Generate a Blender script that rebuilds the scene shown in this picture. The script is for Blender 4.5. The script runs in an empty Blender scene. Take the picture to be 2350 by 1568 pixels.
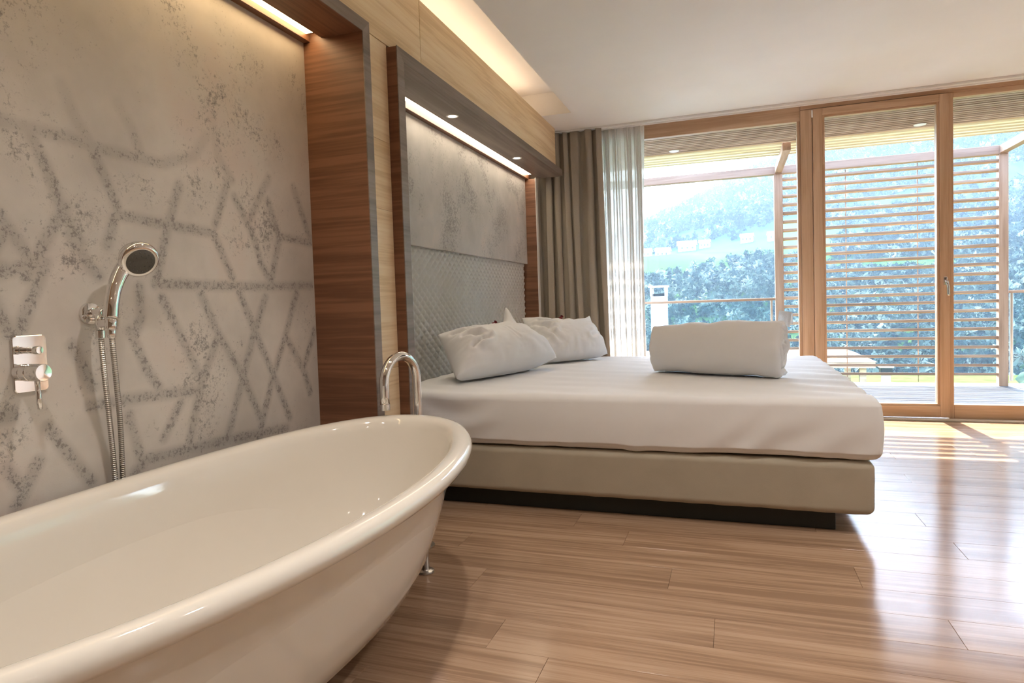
import bpy, bmesh, math, random
import numpy as np
from mathutils import Vector, Matrix, noise

scene = bpy.context.scene
COL = scene.collection
PI = math.pi

# ------------------------------------------------------------------ camera
cam_data = bpy.data.cameras.new('camera')
cam_data.sensor_width = 36.0
cam_data.lens = 1495.73 / 2350 * 36.0
cam_data.shift_x = (1175 - 1152.56) / 2350
cam_data.shift_y = (764.13 - 784) / 2350
cam_data.clip_start = 0.02
cam_data.clip_end = 9000
cam = bpy.data.objects.new('camera', cam_data)
COL.objects.link(cam)
_R = Vector((0.9425164, 0.33257625, -0.03249431)); _U = Vector((0.01658024, 0.05057819, 0.99858247)); _F = Vector((-0.33374832, 0.94171911, -0.04215658))
cam.matrix_world = Matrix(((_R.x, _U.x, -_F.x, 1.4478), (_R.y, _U.y, -_F.y, 0.0), (_R.z, _U.z, -_F.z, 1.0), (0, 0, 0, 1)))
scene.camera = cam

# ------------------------------------------------------------------ sky, sun, exposure
world = bpy.data.worlds.new('sky'); scene.world = world; world.use_nodes = True
_nt = world.node_tree; _nt.nodes.clear()
_sky = _nt.nodes.new('ShaderNodeTexSky'); _sky.sky_type = 'NISHITA'
_sky.sun_disc = False; _sky.sun_elevation = math.radians(45); _sky.sun_rotation = 0.0
_sky.air_density = 1.0; _sky.dust_density = 1.3; _sky.ozone_density = 1.0; _sky.altitude = 600
_bg = _nt.nodes.new('ShaderNodeBackground'); _bg.inputs['Strength'].default_value = 1.0
_wo = _nt.nodes.new('ShaderNodeOutputWorld')
_nt.links.new(_sky.outputs[0], _bg.inputs[0]); _nt.links.new(_bg.outputs[0], _wo.inputs[0])

sun_data = bpy.data.lights.new('sun', 'SUN'); sun_data.energy = 10.0; sun_data.angle = math.radians(0.5); sun_data.color = (1.0, 0.95, 0.88)
sun = bpy.data.objects.new('sun', sun_data); COL.objects.link(sun)
sun.rotation_euler = Vector((0.0385, -1.0, -1.008)).to_track_quat('-Z', 'Y').to_euler()
sun.location = (0, 20, 20)

vs = scene.view_settings
scene.display_settings.display_device = 'sRGB'
vs.view_transform = 'Standard'; vs.look = 'None'; vs.gamma = 1.0; vs.use_curve_mapping = False
vs.exposure = 1.6
DOWNLIGHT_W = 24.0      # watts of one ceiling downlight
STRIP_E = 5.0           # emission of the light strips

# ------------------------------------------------------------------ helpers
def tag(o, label=None, cat=None, group=None, kind=None):
    if label: o['label'] = label
    if cat: o['category'] = cat
    if group: o['group'] = group
    if kind: o['kind'] = kind
    return o

def empty(name, loc=(0, 0, 0), label=None, cat=None, group=None, kind=None):
    o = bpy.data.objects.new(name, None); COL.objects.link(o); o.location = loc; o.empty_display_size = 0.1
    return tag(o, label, cat, group, kind)

def link(name, me, mat=None, parent=None, smooth=False):
    if mat is not None and not me.materials: me.materials.append(mat)
    if smooth:
        me.polygons.foreach_set('use_smooth', [True] * len(me.polygons))
    o = bpy.data.objects.new(name, me); COL.objects.link(o)
    if parent is not None:
        o.parent = parent
        o.matrix_parent_inverse = Matrix.Translation(-Vector(parent.location)) if parent.parent is None else Matrix.Translation(-(Vector(parent.location)))
    return o

def mesh_pd(name, v, f):
    me = bpy.data.meshes.new(name); me.from_pydata([tuple(p) for p in v], [], f); me.update(); return me

def bm_mesh(name, bm):
    me = bpy.data.meshes.new(name); bmesh.ops.recalc_face_normals(bm, faces=bm.faces); bm.to_mesh(me); bm.free(); return me

def bx(bm, x0, x1, y0, y1, z0, z1):
    r = bmesh.ops.create_cube(bm, size=1.0, matrix=Matrix.Translation(((x0 + x1) / 2, (y0 + y1) / 2, (z0 + z1) / 2)) @ Matrix.Diagonal((x1 - x0, y1 - y0, z1 - z0, 1)))
    return r['verts']

def box_mesh(name, x0, x1, y0, y1, z0, z1, bevel=0.0, seg=2):
    bm = bmesh.new(); bx(bm, x0, x1, y0, y1, z0, z1)
    if bevel: bmesh.ops.bevel(bm, geom=bm.edges[:], offset=bevel, segments=seg, affect='EDGES', profile=0.5)
    return bm_mesh(name, bm)

def box(name, x0, x1, y0, y1, z0, z1, mat, parent=None, bevel=0.002, seg=2):
    return link(name, box_mesh(name, x0, x1, y0, y1, z0, z1, bevel, seg), mat, parent)

def tube_mesh(name, pts, radii, n=20, caps=True):
    """round tube swept through points (parallel transport)"""
    pts = [Vector(p) for p in pts]
    if not hasattr(radii, '__len__'): radii = [radii] * len(pts)
    v, f = [], []
    t0 = (pts[1] - pts[0]).normalized(); ref = Vector((0, 0, 1)) if abs(t0.z) < 0.9 else Vector((1, 0, 0))
    nrm = t0.cross(ref).normalized()
    for i, p in enumerate(pts):
        a = pts[max(i - 1, 0)]; b = pts[min(i + 1, len(pts) - 1)]; t = (b - a).normalized()
        nrm = (nrm - t * nrm.dot(t)).normalized(); bn = t.cross(nrm)
        for k in range(n):
            an = 2 * PI * k / n; v.append(p + (nrm * math.cos(an) + bn * math.sin(an)) * radii[i])
    for i in range(len(pts) - 1):
        for k in range(n):
            f.append((i * n + k, i * n + (k + 1) % n, (i + 1) * n + (k + 1) % n, (i + 1) * n + k))
    if caps:
        f.append(tuple(range(n - 1, -1, -1))); f.append(tuple((len(pts) - 1) * n + k for k in range(n)))
    return mesh_pd(name, v, f)

def tube(name, pts, radii, mat, parent=None, n=20):
    me = tube_mesh(name, pts, radii, n)
    o = link(name, me, mat, parent, True)
    for p in me.polygons:
        if len(p.vertices) > 4: p.use_smooth = False
    return o

def lathe(name, prof, origin, axis, mat, parent=None, n=36, closed=False):
    """profile [(radius, distance along axis)] turned about axis through origin"""
    ax = Vector(axis).normalized(); ref = Vector((0, 0, 1)) if abs(ax.z) < 0.9 else Vector((1, 0, 0))
    e1 = ax.cross(ref).normalized(); e2 = ax.cross(e1); o0 = Vector(origin)
    v, f = [], []
    for r, h in prof:
        for k in range(n):
            an = 2 * PI * k / n; v.append(o0 + ax * h + (e1 * math.cos(an) + e2 * math.sin(an)) * max(r, 1e-5))
    m = len(prof)
    for i in range(m - 1 if not closed else m):
        for k in range(n):
            f.append((i * n + k, i * n + (k + 1) % n, ((i + 1) % m) * n + (k + 1) % n, ((i + 1) % m) * n + k))
    if not closed:
        f.append(tuple(range(n - 1, -1, -1))); f.append(tuple((m - 1) * n + k for k in range(n)))
    me = mesh_pd(name, v, f)
    bm = bmesh.new(); bm.from_mesh(me); bmesh.ops.recalc_face_normals(bm, faces=bm.faces); bm.to_mesh(me); bm.free()
    ob = link(name, me, mat, parent, True)
    try: me.set_sharp_from_angle(angle=math.radians(40))
    except Exception: pass
    return ob

def bez(pts, n=24):
    """Catmull-Rom through points"""
    P = [Vector(p) for p in pts]; P = [P[0] * 2 - P[1]] + P + [P[-1] * 2 - P[-2]]
    out = []
    for i in range(1, len(P) - 2):
        for k in range(n):
            t = k / n; a, b, c, d = P[i - 1:i + 3]
            out.append(0.5 * ((2 * b) + (c - a) * t + (2 * a - 5 * b + 4 * c - d) * t * t + (3 * b - a - 3 * c + d) * t ** 3))
    out.append(P[-2]); return out

def grid_faces(nu, nv, off=0, wrap_u=False):
    f = []
    for i in range(nu if wrap_u else nu - 1):
        for j in range(nv - 1):
            a = off + i * nv + j; b = off + ((i + 1) % nu) * nv + j
            f.append((a, b, b + 1, a + 1))
    return f

def fbm(p, o=4): return noise.fractal(Vector(p), 1.0, 2.0, o)

# ------------------------------------------------------------------ materials
def new_mat(name):
    m = bpy.data.materials.new(name); m.use_nodes = True; nt = m.node_tree
    return m, nt, nt.nodes['Principled BSDF']

def N(nt, t, **kw):
    n = nt.nodes.new(t)
    for k, v in kw.items(): setattr(n, k, v)
    return n

def ramp(nt, stops):
    r = N(nt, 'ShaderNodeValToRGB'); e = r.color_ramp.elements
    while len(e) < len(stops): e.new(0.5)
    for i, (p, c) in enumerate(stops): e[i].position = p; e[i].color = (*c, 1)
    return r

def coords(nt, scale=(1, 1, 1), rand=0.0, rot=(0, 0, 0), kind='Object'):
    tc = N(nt, 'ShaderNodeTexCoord'); mp = N(nt, 'ShaderNodeMapping'); mp.inputs['Scale'].default_value = scale; mp.inputs['Rotation'].default_value = rot
    if rand:
        oi = N(nt, 'ShaderNodeObjectInfo'); ml = N(nt, 'ShaderNodeMath', operation='MULTIPLY'); ml.inputs[1].default_value = rand
        ad = N(nt, 'ShaderNodeVectorMath', operation='ADD')
        nt.links.new(oi.outputs['Random'], ml.inputs[0]); nt.links.new(tc.outputs[kind], ad.inputs[0]); nt.links.new(ml.outputs[0], ad.inputs[1]); nt.links.new(ad.outputs[0], mp.inputs[0])
    else:
        nt.links.new(tc.outputs[kind], mp.inputs[0])
    return mp

def noise_n(nt, vec, scale, detail=4, rough=0.55, dist=0.0):
    n = N(nt, 'ShaderNodeTexNoise'); n.inputs['Scale'].default_value = scale; n.inputs['Detail'].default_value = detail; n.inputs['Roughness'].default_value = rough; n.inputs['Distortion'].default_value = dist
    nt.links.new(vec.outputs[0], n.inputs['Vector']); return n

def bump(nt, bs, src, strength=0.2, dist=0.01):
    b = N(nt, 'ShaderNodeBump'); b.inputs['Strength'].default_value = strength; b.inputs['Distance'].default_value = dist
    nt.links.new(src, b.inputs['Height']); nt.links.new(b.outputs[0], bs.inputs['Normal'])

def plain(name, col, rough=0.5, metal=0.0, var=0.06, scale=6.0, bmp=0.0, bscale=200.0, spec=0.5, coat=0.0):
    m, nt, bs = new_mat(name)
    bs.inputs['Roughness'].default_value = rough; bs.inputs['Metallic'].default_value = metal; bs.inputs['Specular IOR Level'].default_value = spec; bs.inputs['Coat Weight'].default_value = coat
    mp = coords(nt); n = noise_n(nt, mp, scale, 3)
    c0 = tuple(max(0, c * (1 - var)) for c in col); c1 = tuple(min(1, c * (1 + var)) for c in col)
    r = ramp(nt, [(0.3, c0), (0.7, c1)]); nt.links.new(n.outputs[0], r.inputs[0]); nt.links.new(r.outputs[0], bs.inputs['Base Color'])
    if bmp:
        n2 = noise_n(nt, mp, bscale, 2); bump(nt, bs, n2.outputs[0], bmp, 0.002)
    return m

def wood(name, dark, mid, light, axis='x', scale=1.0, rough=0.45, rand=50.0, bmp=0.08, band=0.3, spec=0.5, shade=0.0):
    """axis = grain direction in object space"""
    m, nt, bs = new_mat(name); bs.inputs['Roughness'].default_value = rough; bs.inputs['Specular IOR Level'].default_value = spec
    lo, hi = 0.9 * scale, 14.0 * scale
    sc = {'x': (lo, hi, hi), 'y': (hi, lo, hi), 'z': (hi, hi, lo)}[axis]
    mp = coords(nt, sc, rand)
    n1 = noise_n(nt, mp, 1.0, 6, 0.6, 0.6)
    sc2 = tuple(s * (2.2 if s == lo else 6) for s in sc)
    mp2 = coords(nt, sc2, rand); n2 = noise_n(nt, mp2, 1.0, 3, 0.6)
    mx = N(nt, 'ShaderNodeMath', operation='MULTIPLY_ADD'); mx.inputs[1].default_value = band
    nt.links.new(n2.outputs[0], mx.inputs[0]); nt.links.new(n1.outputs[0], mx.inputs[2])
    r = ramp(nt, [(0.38 + band * .5, dark), (0.5 + band * .5, mid), (0.64 + band * .5, light)])
    nt.links.new(mx.outputs[0], r.inputs[0])
    last = r.outputs[0]
    if shade:
        oi = N(nt, 'ShaderNodeObjectInfo'); mr = N(nt, 'ShaderNodeMapRange'); mr.inputs[3].default_value = 1 - shade; mr.inputs[4].default_value = 1 + shade
        nt.links.new(oi.outputs['Random'], mr.inputs[0])
        hs = N(nt, 'ShaderNodeHueSaturation'); nt.links.new(mr.outputs[0], hs.inputs['Value']); nt.links.new(last, hs.inputs['Color']); last = hs.outputs[0]
    nt.links.new(last, bs.inputs['Base Color'])
    if bmp: bump(nt, bs, mx.outputs[0], bmp, 0.003)
    return m

def emit(name, col, strength):
    m = bpy.data.materials.new(name); m.use_nodes = True; nt = m.node_tree; nt.nodes.clear()
    e = N(nt, 'ShaderNodeEmission'); e.inputs[0].default_value = (*col, 1); e.inputs[1].default_value = strength
    o = N(nt, 'ShaderNodeOutputMaterial'); nt.links.new(e.outputs[0], o.inputs[0]); return m

def glass_pane(name, tint=(0.97, 0.99, 0.99), refl=0.06):
    m = bpy.data.materials.new(name); m.use_nodes = True; nt = m.node_tree; nt.nodes.clear()
    t = N(nt, 'ShaderNodeBsdfTransparent'); t.inputs[0].default_value = (*tint, 1)
    g = N(nt, 'ShaderNodeBsdfGlossy'); g.inputs['Roughness'].default_value = 0.01
    fr = N(nt, 'ShaderNodeFresnel'); fr.inputs[0].default_value = 1.25
    mx = N(nt, 'ShaderNodeMixShader'); o = N(nt, 'ShaderNodeOutputMaterial')
    nt.links.new(fr.outputs[0], mx.inputs[0]); nt.links.new(t.outputs[0], mx.inputs[1]); nt.links.new(g.outputs[0], mx.inputs[2]); nt.links.new(mx.outputs[0], o.inputs[0]); return m

M = {}
M['ceiling'] = plain('ceiling_paint', (0.82, 0.805, 0.785), 0.9, var=0.02, scale=2.0, spec=0.2)
M['plaster'] = plain('white_plaster', (0.76, 0.72, 0.67), 0.9, var=0.03, spec=0.2)
M['dim_wall'] = plain('dim_brown_back_wall', (0.30, 0.22, 0.16), 0.6, var=0.1)  # unseen back wall made dark brown to cut the light it bounces
M['white'] = plain('white_lacquer', (0.82, 0.81, 0.79), 0.35, var=0.01)
M['oak_h'] = wood('light_larch_panel', (0.68, 0.50, 0.30), (0.78, 0.60, 0.385), (0.83, 0.67, 0.46), 'y', 1.1, 0.5, band=0.5)
M['walnut'] = wood('dark_walnut_veneer', (0.145, 0.062, 0.032), (0.19, 0.084, 0.044), (0.23, 0.105, 0.057), 'x', 0.8, 0.42, band=0.8)
M['walnut_y'] = wood('dark_walnut_veneer_long', (0.145, 0.064, 0.034), (0.185, 0.084, 0.046), (0.22, 0.105, 0.060), 'y', 0.8, 0.42, band=0.8)
M['umber'] = wood('grey_brown_oak_frame', (0.14, 0.105, 0.085), (0.20, 0.155, 0.13), (0.26, 0.205, 0.175), 'y', 0.7, 0.38, band=0.4, spec=0.6)
M['plank'] = wood('warm_oak_floor', (0.27, 0.168, 0.106), (0.355, 0.228, 0.147), (0.43, 0.29, 0.195), 'x', 0.9, 0.17, rand=60, band=0.6, bmp=0.02, shade=0.05, spec=0.5)
M['plank'].node_tree.nodes['Principled BSDF'].inputs['Coat Weight'].default_value = 0.0; M['plank'].node_tree.nodes['Principled BSDF'].inputs['IOR'].default_value = 1.28; M['plank'].node_tree.nodes['Principled BSDF'].inputs['Coat Roughness'].default_value = 0.16
M['larch'] = wood('orange_larch_frame', (0.50, 0.325, 0.20), (0.59, 0.40, 0.26), (0.66, 0.47, 0.32), 'z', 1.0, 0.45, band=0.35)
M['larch_x'] = wood('orange_larch_frame_long', (0.50, 0.325, 0.20), (0.59, 0.40, 0.26), (0.66, 0.47, 0.32), 'x', 1.0, 0.45, band=0.35)
M['pergola'] = wood('peach_larch_beam', (0.30, 0.18, 0.115), (0.38, 0.235, 0.155), (0.44, 0.29, 0.20), 'x', 1.0, 0.6, band=0.35)
M['pergola_z'] = wood('peach_larch_post', (0.30, 0.18, 0.115), (0.38, 0.235, 0.155), (0.44, 0.29, 0.20), 'z', 1.0, 0.6, band=0.35)
M['slat'] = wood('weathered_larch_slat', (0.26, 0.165, 0.11), (0.36, 0.24, 0.165), (0.46, 0.33, 0.24), 'x', 1.0, 0.7, band=0.4, spec=0.3)
M['sun_slat'] = wood('sunlit_larch_slat', (0.50, 0.42, 0.24), (0.60, 0.51, 0.31), (0.68, 0.60, 0.40), 'x', 1.0, 0.7, band=0.4, spec=0.3)  # yellow of sunlight on the open slats is put into the colour
M['soffit_back'] = plain('brown_soffit_board', (0.10, 0.065, 0.05), 0.8, var=0.1)
M['deck'] = wood('grey_deck_board', (0.12, 0.112, 0.105), (0.165, 0.155, 0.147), (0.21, 0.20, 0.19), 'x', 1.0, 0.7, band=0.4, spec=0.3, shade=0.1)
M['tub'] = plain('cream_glazed_acrylic', (0.73, 0.685, 0.615), 0.07, var=0.01, coat=0.3)
M['chrome'] = plain('polished_chrome', (0.80, 0.79, 0.78), 0.06, 1.0, var=0.01)
M['steel'] = plain('brushed_steel', (0.56, 0.54, 0.52), 0.28, 1.0, var=0.03)
M['rubber'] = plain('grey_rubber', (0.10, 0.095, 0.085), 0.5, var=0.1)
M['sheet'] = plain('white_cotton', (0.835, 0.835, 0.84), 0.85, var=0.015, bmp=0.12, bscale=700, spec=0.2)
M['base'] = plain('taupe_upholstery', (0.42, 0.37, 0.285), 0.6, var=0.05, bmp=0.25, bscale=500, spec=0.4)
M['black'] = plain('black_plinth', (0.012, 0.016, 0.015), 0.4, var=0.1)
M['quilt'] = plain('silver_grey_leather', (0.50, 0.495, 0.47), 0.38, var=0.04, bmp=0.1, bscale=400, spec=0.5)
M['candy'] = plain('dark_red_foil', (0.16, 0.012, 0.016), 0.22, 0.3, var=0.2)
M['strip'] = emit('warm_light_strip', (1.0, 0.72, 0.38), STRIP_E)
M['strip_cool'] = emit('neutral_light_strip', (1.0, 0.84, 0.62), STRIP_E)
M['lamp'] = emit('lamp_lens', (1.0, 0.86, 0.66), 14.0)
M['pane'] = glass_pane('window_glass')
M['rail_glass'] = glass_pane('railing_glass', (0.90, 0.96, 0.97))

def plaster_mat(name, base, dark, pinkish, pattern=False):
    m, nt, bs = new_mat(name); bs.inputs['Roughness'].default_value = 0.7; bs.inputs['Specular IOR Level'].default_value = 0.35
    mp = coords(nt)
    big = noise_n(nt, mp, 1.7, 5, 0.6); r0 = ramp(nt, [(0.34, tuple(c * 0.84 for c in base)), (0.50, base), (0.58, tuple(c * 1.10 for c in base)), (0.68, pinkish)]); nt.links.new(big.outputs[0], r0.inputs[0])
    sp = noise_n(nt, mp, 75.0, 7, 0.78); area = noise_n(nt, mp, 3.2, 4, 0.6, 0.4)
    # speckle where a broad mask (or the stencilled lattice) allows it
    am = N(nt, 'ShaderNodeMapRange'); am.inputs[1].default_value = 0.47 if pattern else 0.40; am.inputs[2].default_value = 0.70 if pattern else 0.62; nt.links.new(area.outputs[0], am.inputs[0])
    src = am.outputs[0]
    if pattern:
        at = N(nt, 'ShaderNodeAttribute'); at.attribute_name = 'lattice'
        mk = N(nt, 'ShaderNodeMath', operation='MAXIMUM'); nt.links.new(src, mk.inputs[0]); nt.links.new(at.outputs['Fac'], mk.inputs[1]); src = mk.outputs[0]
    th = N(nt, 'ShaderNodeMath', operation='MULTIPLY_ADD'); th.inputs[1].default_value = 0.20; th.inputs[2].default_value = -0.115; nt.links.new(src, th.inputs[0])
    sm = N(nt, 'ShaderNodeMath', operation='ADD'); nt.links.new(sp.outputs[0], sm.inputs[0]); nt.links.new(th.outputs[0], sm.inputs[1])
    k = N(nt, 'ShaderNodeMapRange'); k.inputs[1].default_value = 0.52; k.inputs[2].default_value = 0.66; k.inputs[4].default_value = 0.85; nt.links.new(sm.outputs[0], k.inputs[0])
    fac = k.outputs[0]
    if pattern:
        wash = N(nt, 'ShaderNodeMath', operation='MULTIPLY'); wash.inputs[1].default_value = 0.34; nt.links.new(at.outputs['Fac'], wash.inputs[0])
        mm = N(nt, 'ShaderNodeMath', operation='MAXIMUM'); nt.links.new(fac, mm.inputs[0]); nt.links.new(wash.outputs[0], mm.inputs[1]); fac = mm.outputs[0]
    mix = N(nt, 'ShaderNodeMixRGB'); mix.inputs[2].default_value = (*dark, 1); nt.links.new(fac, mix.inputs[0]); nt.links.new(r0.outputs[0], mix.inputs[1])
    nt.links.new(mix.outputs[0], bs.inputs['Base Color']); bump(nt, bs, sm.outputs[0], 0.12, 0.004)
    return m
M['stencil'] = plaster_mat('stencilled_plaster', (0.55, 0.50, 0.45), (0.19, 0.172, 0.16), (0.61, 0.52, 0.46), True)
M['concrete'] = plaster_mat('concrete_effect_plaster', (0.44, 0.42, 0.40), (0.20, 0.19, 0.185), (0.58, 0.50, 0.45))

def cloth_mat(name, col, translucent=0.0, transparent=0.0, weave=900.0):
    m, nt, bs = new_mat(name); bs.inputs['Roughness'].default_value = 0.9; bs.inputs['Specular IOR Level'].default_value = 0.1
    mp = coords(nt, (1, 1, 0.25)); n = noise_n(nt, mp, weave, 2); r = ramp(nt, [(0.3, tuple(c * .86 for c in col)), (0.7, tuple(min(1, c * 1.1) for c in col))])
    nt.links.new(n.outputs[0], r.inputs[0]); nt.links.new(r.outputs[0], bs.inputs['Base Color'])
    out = nt.nodes['Material Output']; last = bs.outputs[0]
    if translucent:
        t = N(nt, 'ShaderNodeBsdfTranslucent'); nt.links.new(r.outputs[0], t.inputs[0]); mx = N(nt, 'ShaderNodeMixShader'); mx.inputs[0].default_value = translucent
        nt.links.new(last, mx.inputs[1]); nt.links.new(t.outputs[0], mx.inputs[2]); last = mx.outputs[0]
    if transparent:
        t = N(nt, 'ShaderNodeBsdfTransparent'); mx = N(nt, 'ShaderNodeMixShader'); mx.inputs[0].default_value = transparent
        nt.links.new(last, mx.inputs[1]); nt.links.new(t.outputs[0], mx.inputs[2]); last = mx.outputs[0]
    nt.links.new(last, out.inputs[0]); return m
M['drape'] = cloth_mat('taupe_linen', (0.40, 0.35, 0.285), 0.12)
M['sheer'] = cloth_mat('white_voile', (0.88, 0.87, 0.85), 0.42, 0.02)

# ================================================================== THE SETTING
ZC = 2.536; XW = -0.34; YB = -2.2; XR = 6.5; YWIN = 5.88
# floor with single planks
floor = box('floor', XW, XR, YB, 5.96, -0.12, -0.012, M['black'], None, 0); tag(floor, 'warm brown oak plank floor of the bedroom', kind='structure')
PW, PL = 0.18, 1.5
plank_me = box_mesh('plank', 0, PL - 0.0008, 0, PW - 0.0008, -0.012, 0.0, 0.0006, 1); plank_me.materials.append(M['plank'])
def add_plank(x0, x1, y0, y1):
    if abs(x1 - x0 - PL) < 1e-4 and abs(y1 - y0 - PW) < 1e-4: me = plank_me
    else: me = box_mesh('plank', 0, x1 - x0 - 0.0008, 0, y1 - y0 - 0.0008, -0.012, 0.0, 0.0006, 1); me.materials.append(M['plank'])
    o = bpy.data.objects.new('plank', me); COL.objects.link(o); o.location = (x0, y0, 0); o.parent = floor
rng = random.Random(4)
row = 0; y = 1.915 - PW * 23
joints = {23: 1.38, 25: 1.22, 24: 0.55, 26: 0.35, 22: 0.75}
while y < 5.86:
    y1 = min(y + PW, 5.86); y0 = max(y, YB)
    if y1 - y0 > 0.02:
        off = joints.get(row, rng.uniform(0, PL)) % PL
        x = XW
        nx = XW + ((off - XW) % PL)
        while x < XR - 1e-6:
            e = min(nx, XR)
            if e - x > 0.02: add_plank(x, e, y0, y1)
            x = e; nx += PL
    y += PW; row += 1

# ceiling: main slab, raised cove beside the left wall
bm = bmesh.new()
bx(bm, 0.245, XR + 0.2, YB - 0.2, 6.0, ZC, 2.95); bx(bm, XW - 0.2, 0.245, 5.226, 6.0, ZC, 2.95); bx(bm, XW - 0.2, 0.245, YB - 0.2, 5.226, 2.72, 2.95)
ceiling = link('ceiling', bm_mesh('ceiling', bm), M['ceiling']); tag(ceiling, 'smooth warm white ceiling with a lit cove along the wall', kind='structure')
cove = box('light_strip', -0.16, -0.10, -1.6, 5.05, ZC + 0.004, ZC + 0.014, emit('cove_light', (1.0, 0.76, 0.52), 2.3), ceiling, 0)
wall_left = box('wall_left', XW - 0.2, XW - 0.006, YB - 0.2, 6.0, -0.1, 2.72, M['plaster'], None, 0); tag(wall_left, 'left wall behind bath niche and bed', kind='structure')
wall_back = box('wall_back', XW - 0.2, XR + 0.2, YB - 0.2, YB, -0.1, 2.85, M['dim_wall'], None, 0); tag(wall_back, 'plain back wall behind the camera', kind='structure')
wall_right = box('wall_right', XR, XR + 0.2, YB, 6.0, -0.1, 2.85, M['plaster'], None, 0); tag(wall_right, 'plain right wall of the room', kind='structure')

# light larch panelling: bulkhead and the strip between the two frames
trim_1 = empty('trim_1', (0, 2, 2.3), 'light larch bulkhead panelling above both dark frames', kind='structure')
for y0, y1 in ((YB, 0.30), (0.303, 3.0), (3.003, 5.64)):
    box('panel', XW, 0.0, y0, y1, 2.186, ZC, M['oak_h'], trim_1, 0.001)
wall_strip = empty('trim_2', (0, 2.53, 0), 'narrow upright larch wall strip between bath frame and bed frame', kind='structure')
zz = [0, 0.735, 1.44, 1.745, 2.183]
for a, b in zip(zz[:-1], zz[1:]):
    box('panel', XW, 0.0, 2.416, 2.6485, a + 0.0006, b - 0.0006, M['oak_h'], wall_strip, 0.0006)
t3 = empty('trim_3', (0, -1, 0), 'larch wall panelling beyond the near end of the bath frame', kind='structure')
for a, b in ((0, 1.1), (1.1, 2.183)): box('panel', XW, 0.0, YB, -0.056, a + 0.0006, b - 0.0006, M['oak_h'], t3, 0.0006)

# ------------------------------------------------------------------ bath niche frame (walnut lined)
fr = empty('niche_frame', (0, 1.2, 0), 'dark walnut portal frame around the bath niche wall', 'niche frame')
XF = 0.053; XC1 = -0.233
bm = bmesh.new()
box('side_panel', XC1, XF - 0.004, 2.362, 2.413, 0.0, 2.181, M['walnut'], fr, 0.001)
box('side_panel', XC1, XF - 0.004, -0.053, 0.0, 0.0, 2.181, M['walnut'], fr, 0.001)
# top lining: front board, groove, light slot
box('top_panel', -0.125, XF - 0.004, 0.0, 2.362, 2.131, 2.181, M['walnut_y'], fr, 0.001)
box('slot_trim', -0.148, -0.125, 0.0, 2.362, 2.137, 2.181, M['walnut_y'], fr, 0.001)
box('slot_trim', XC1, -0.20, 0.0, 2.362, 2.126, 2.181, M['walnut_y'], fr, 0.001)
ls = box('light_strip', -0.199, -0.149, 0.03, 2.335, 2.150, 2.158, M['strip'], fr, 0)
box('slot_cover', -0.20, -0.148, 0.0, 2.362, 2.158, 2.181, M['walnut_y'], fr, 0)
# facing with mitred corners
def facing(name, quad, parent, mat):
    """quad: four (y,z) corners, extruded 4 mm in x"""
    v = [(XF - 0.004, y, z) for y, z in quad] + [(XF, y, z) for y, z in quad]
    f = [(3, 2, 1, 0), (4, 5, 6, 7)] + [(i, (i + 1) % 4, 4 + (i + 1) % 4, 4 + i) for i in range(4)]
    me = mesh_pd(name, v, f); bm = bmesh.new(); bm.from_mesh(me); bmesh.ops.recalc_face_normals(bm, faces=bm.faces); bm.to_mesh(me); bm.free()
    return link(name, me, mat, parent)
facing('facing', [(2.362, 0), (2.415, 0), (2.415, 2.183), (2.362, 2.131)], fr, M['umber'])
facing('facing', [(0.0, 0), (-0.055, 0), (-0.055, 2.183), (0.0, 2.131)], fr, M['umber'])
facing('facing', [(-0.055, 2.183), (2.415, 2.183), (2.362, 2.131), (0.0, 2.131)], fr, M['umber'])

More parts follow.
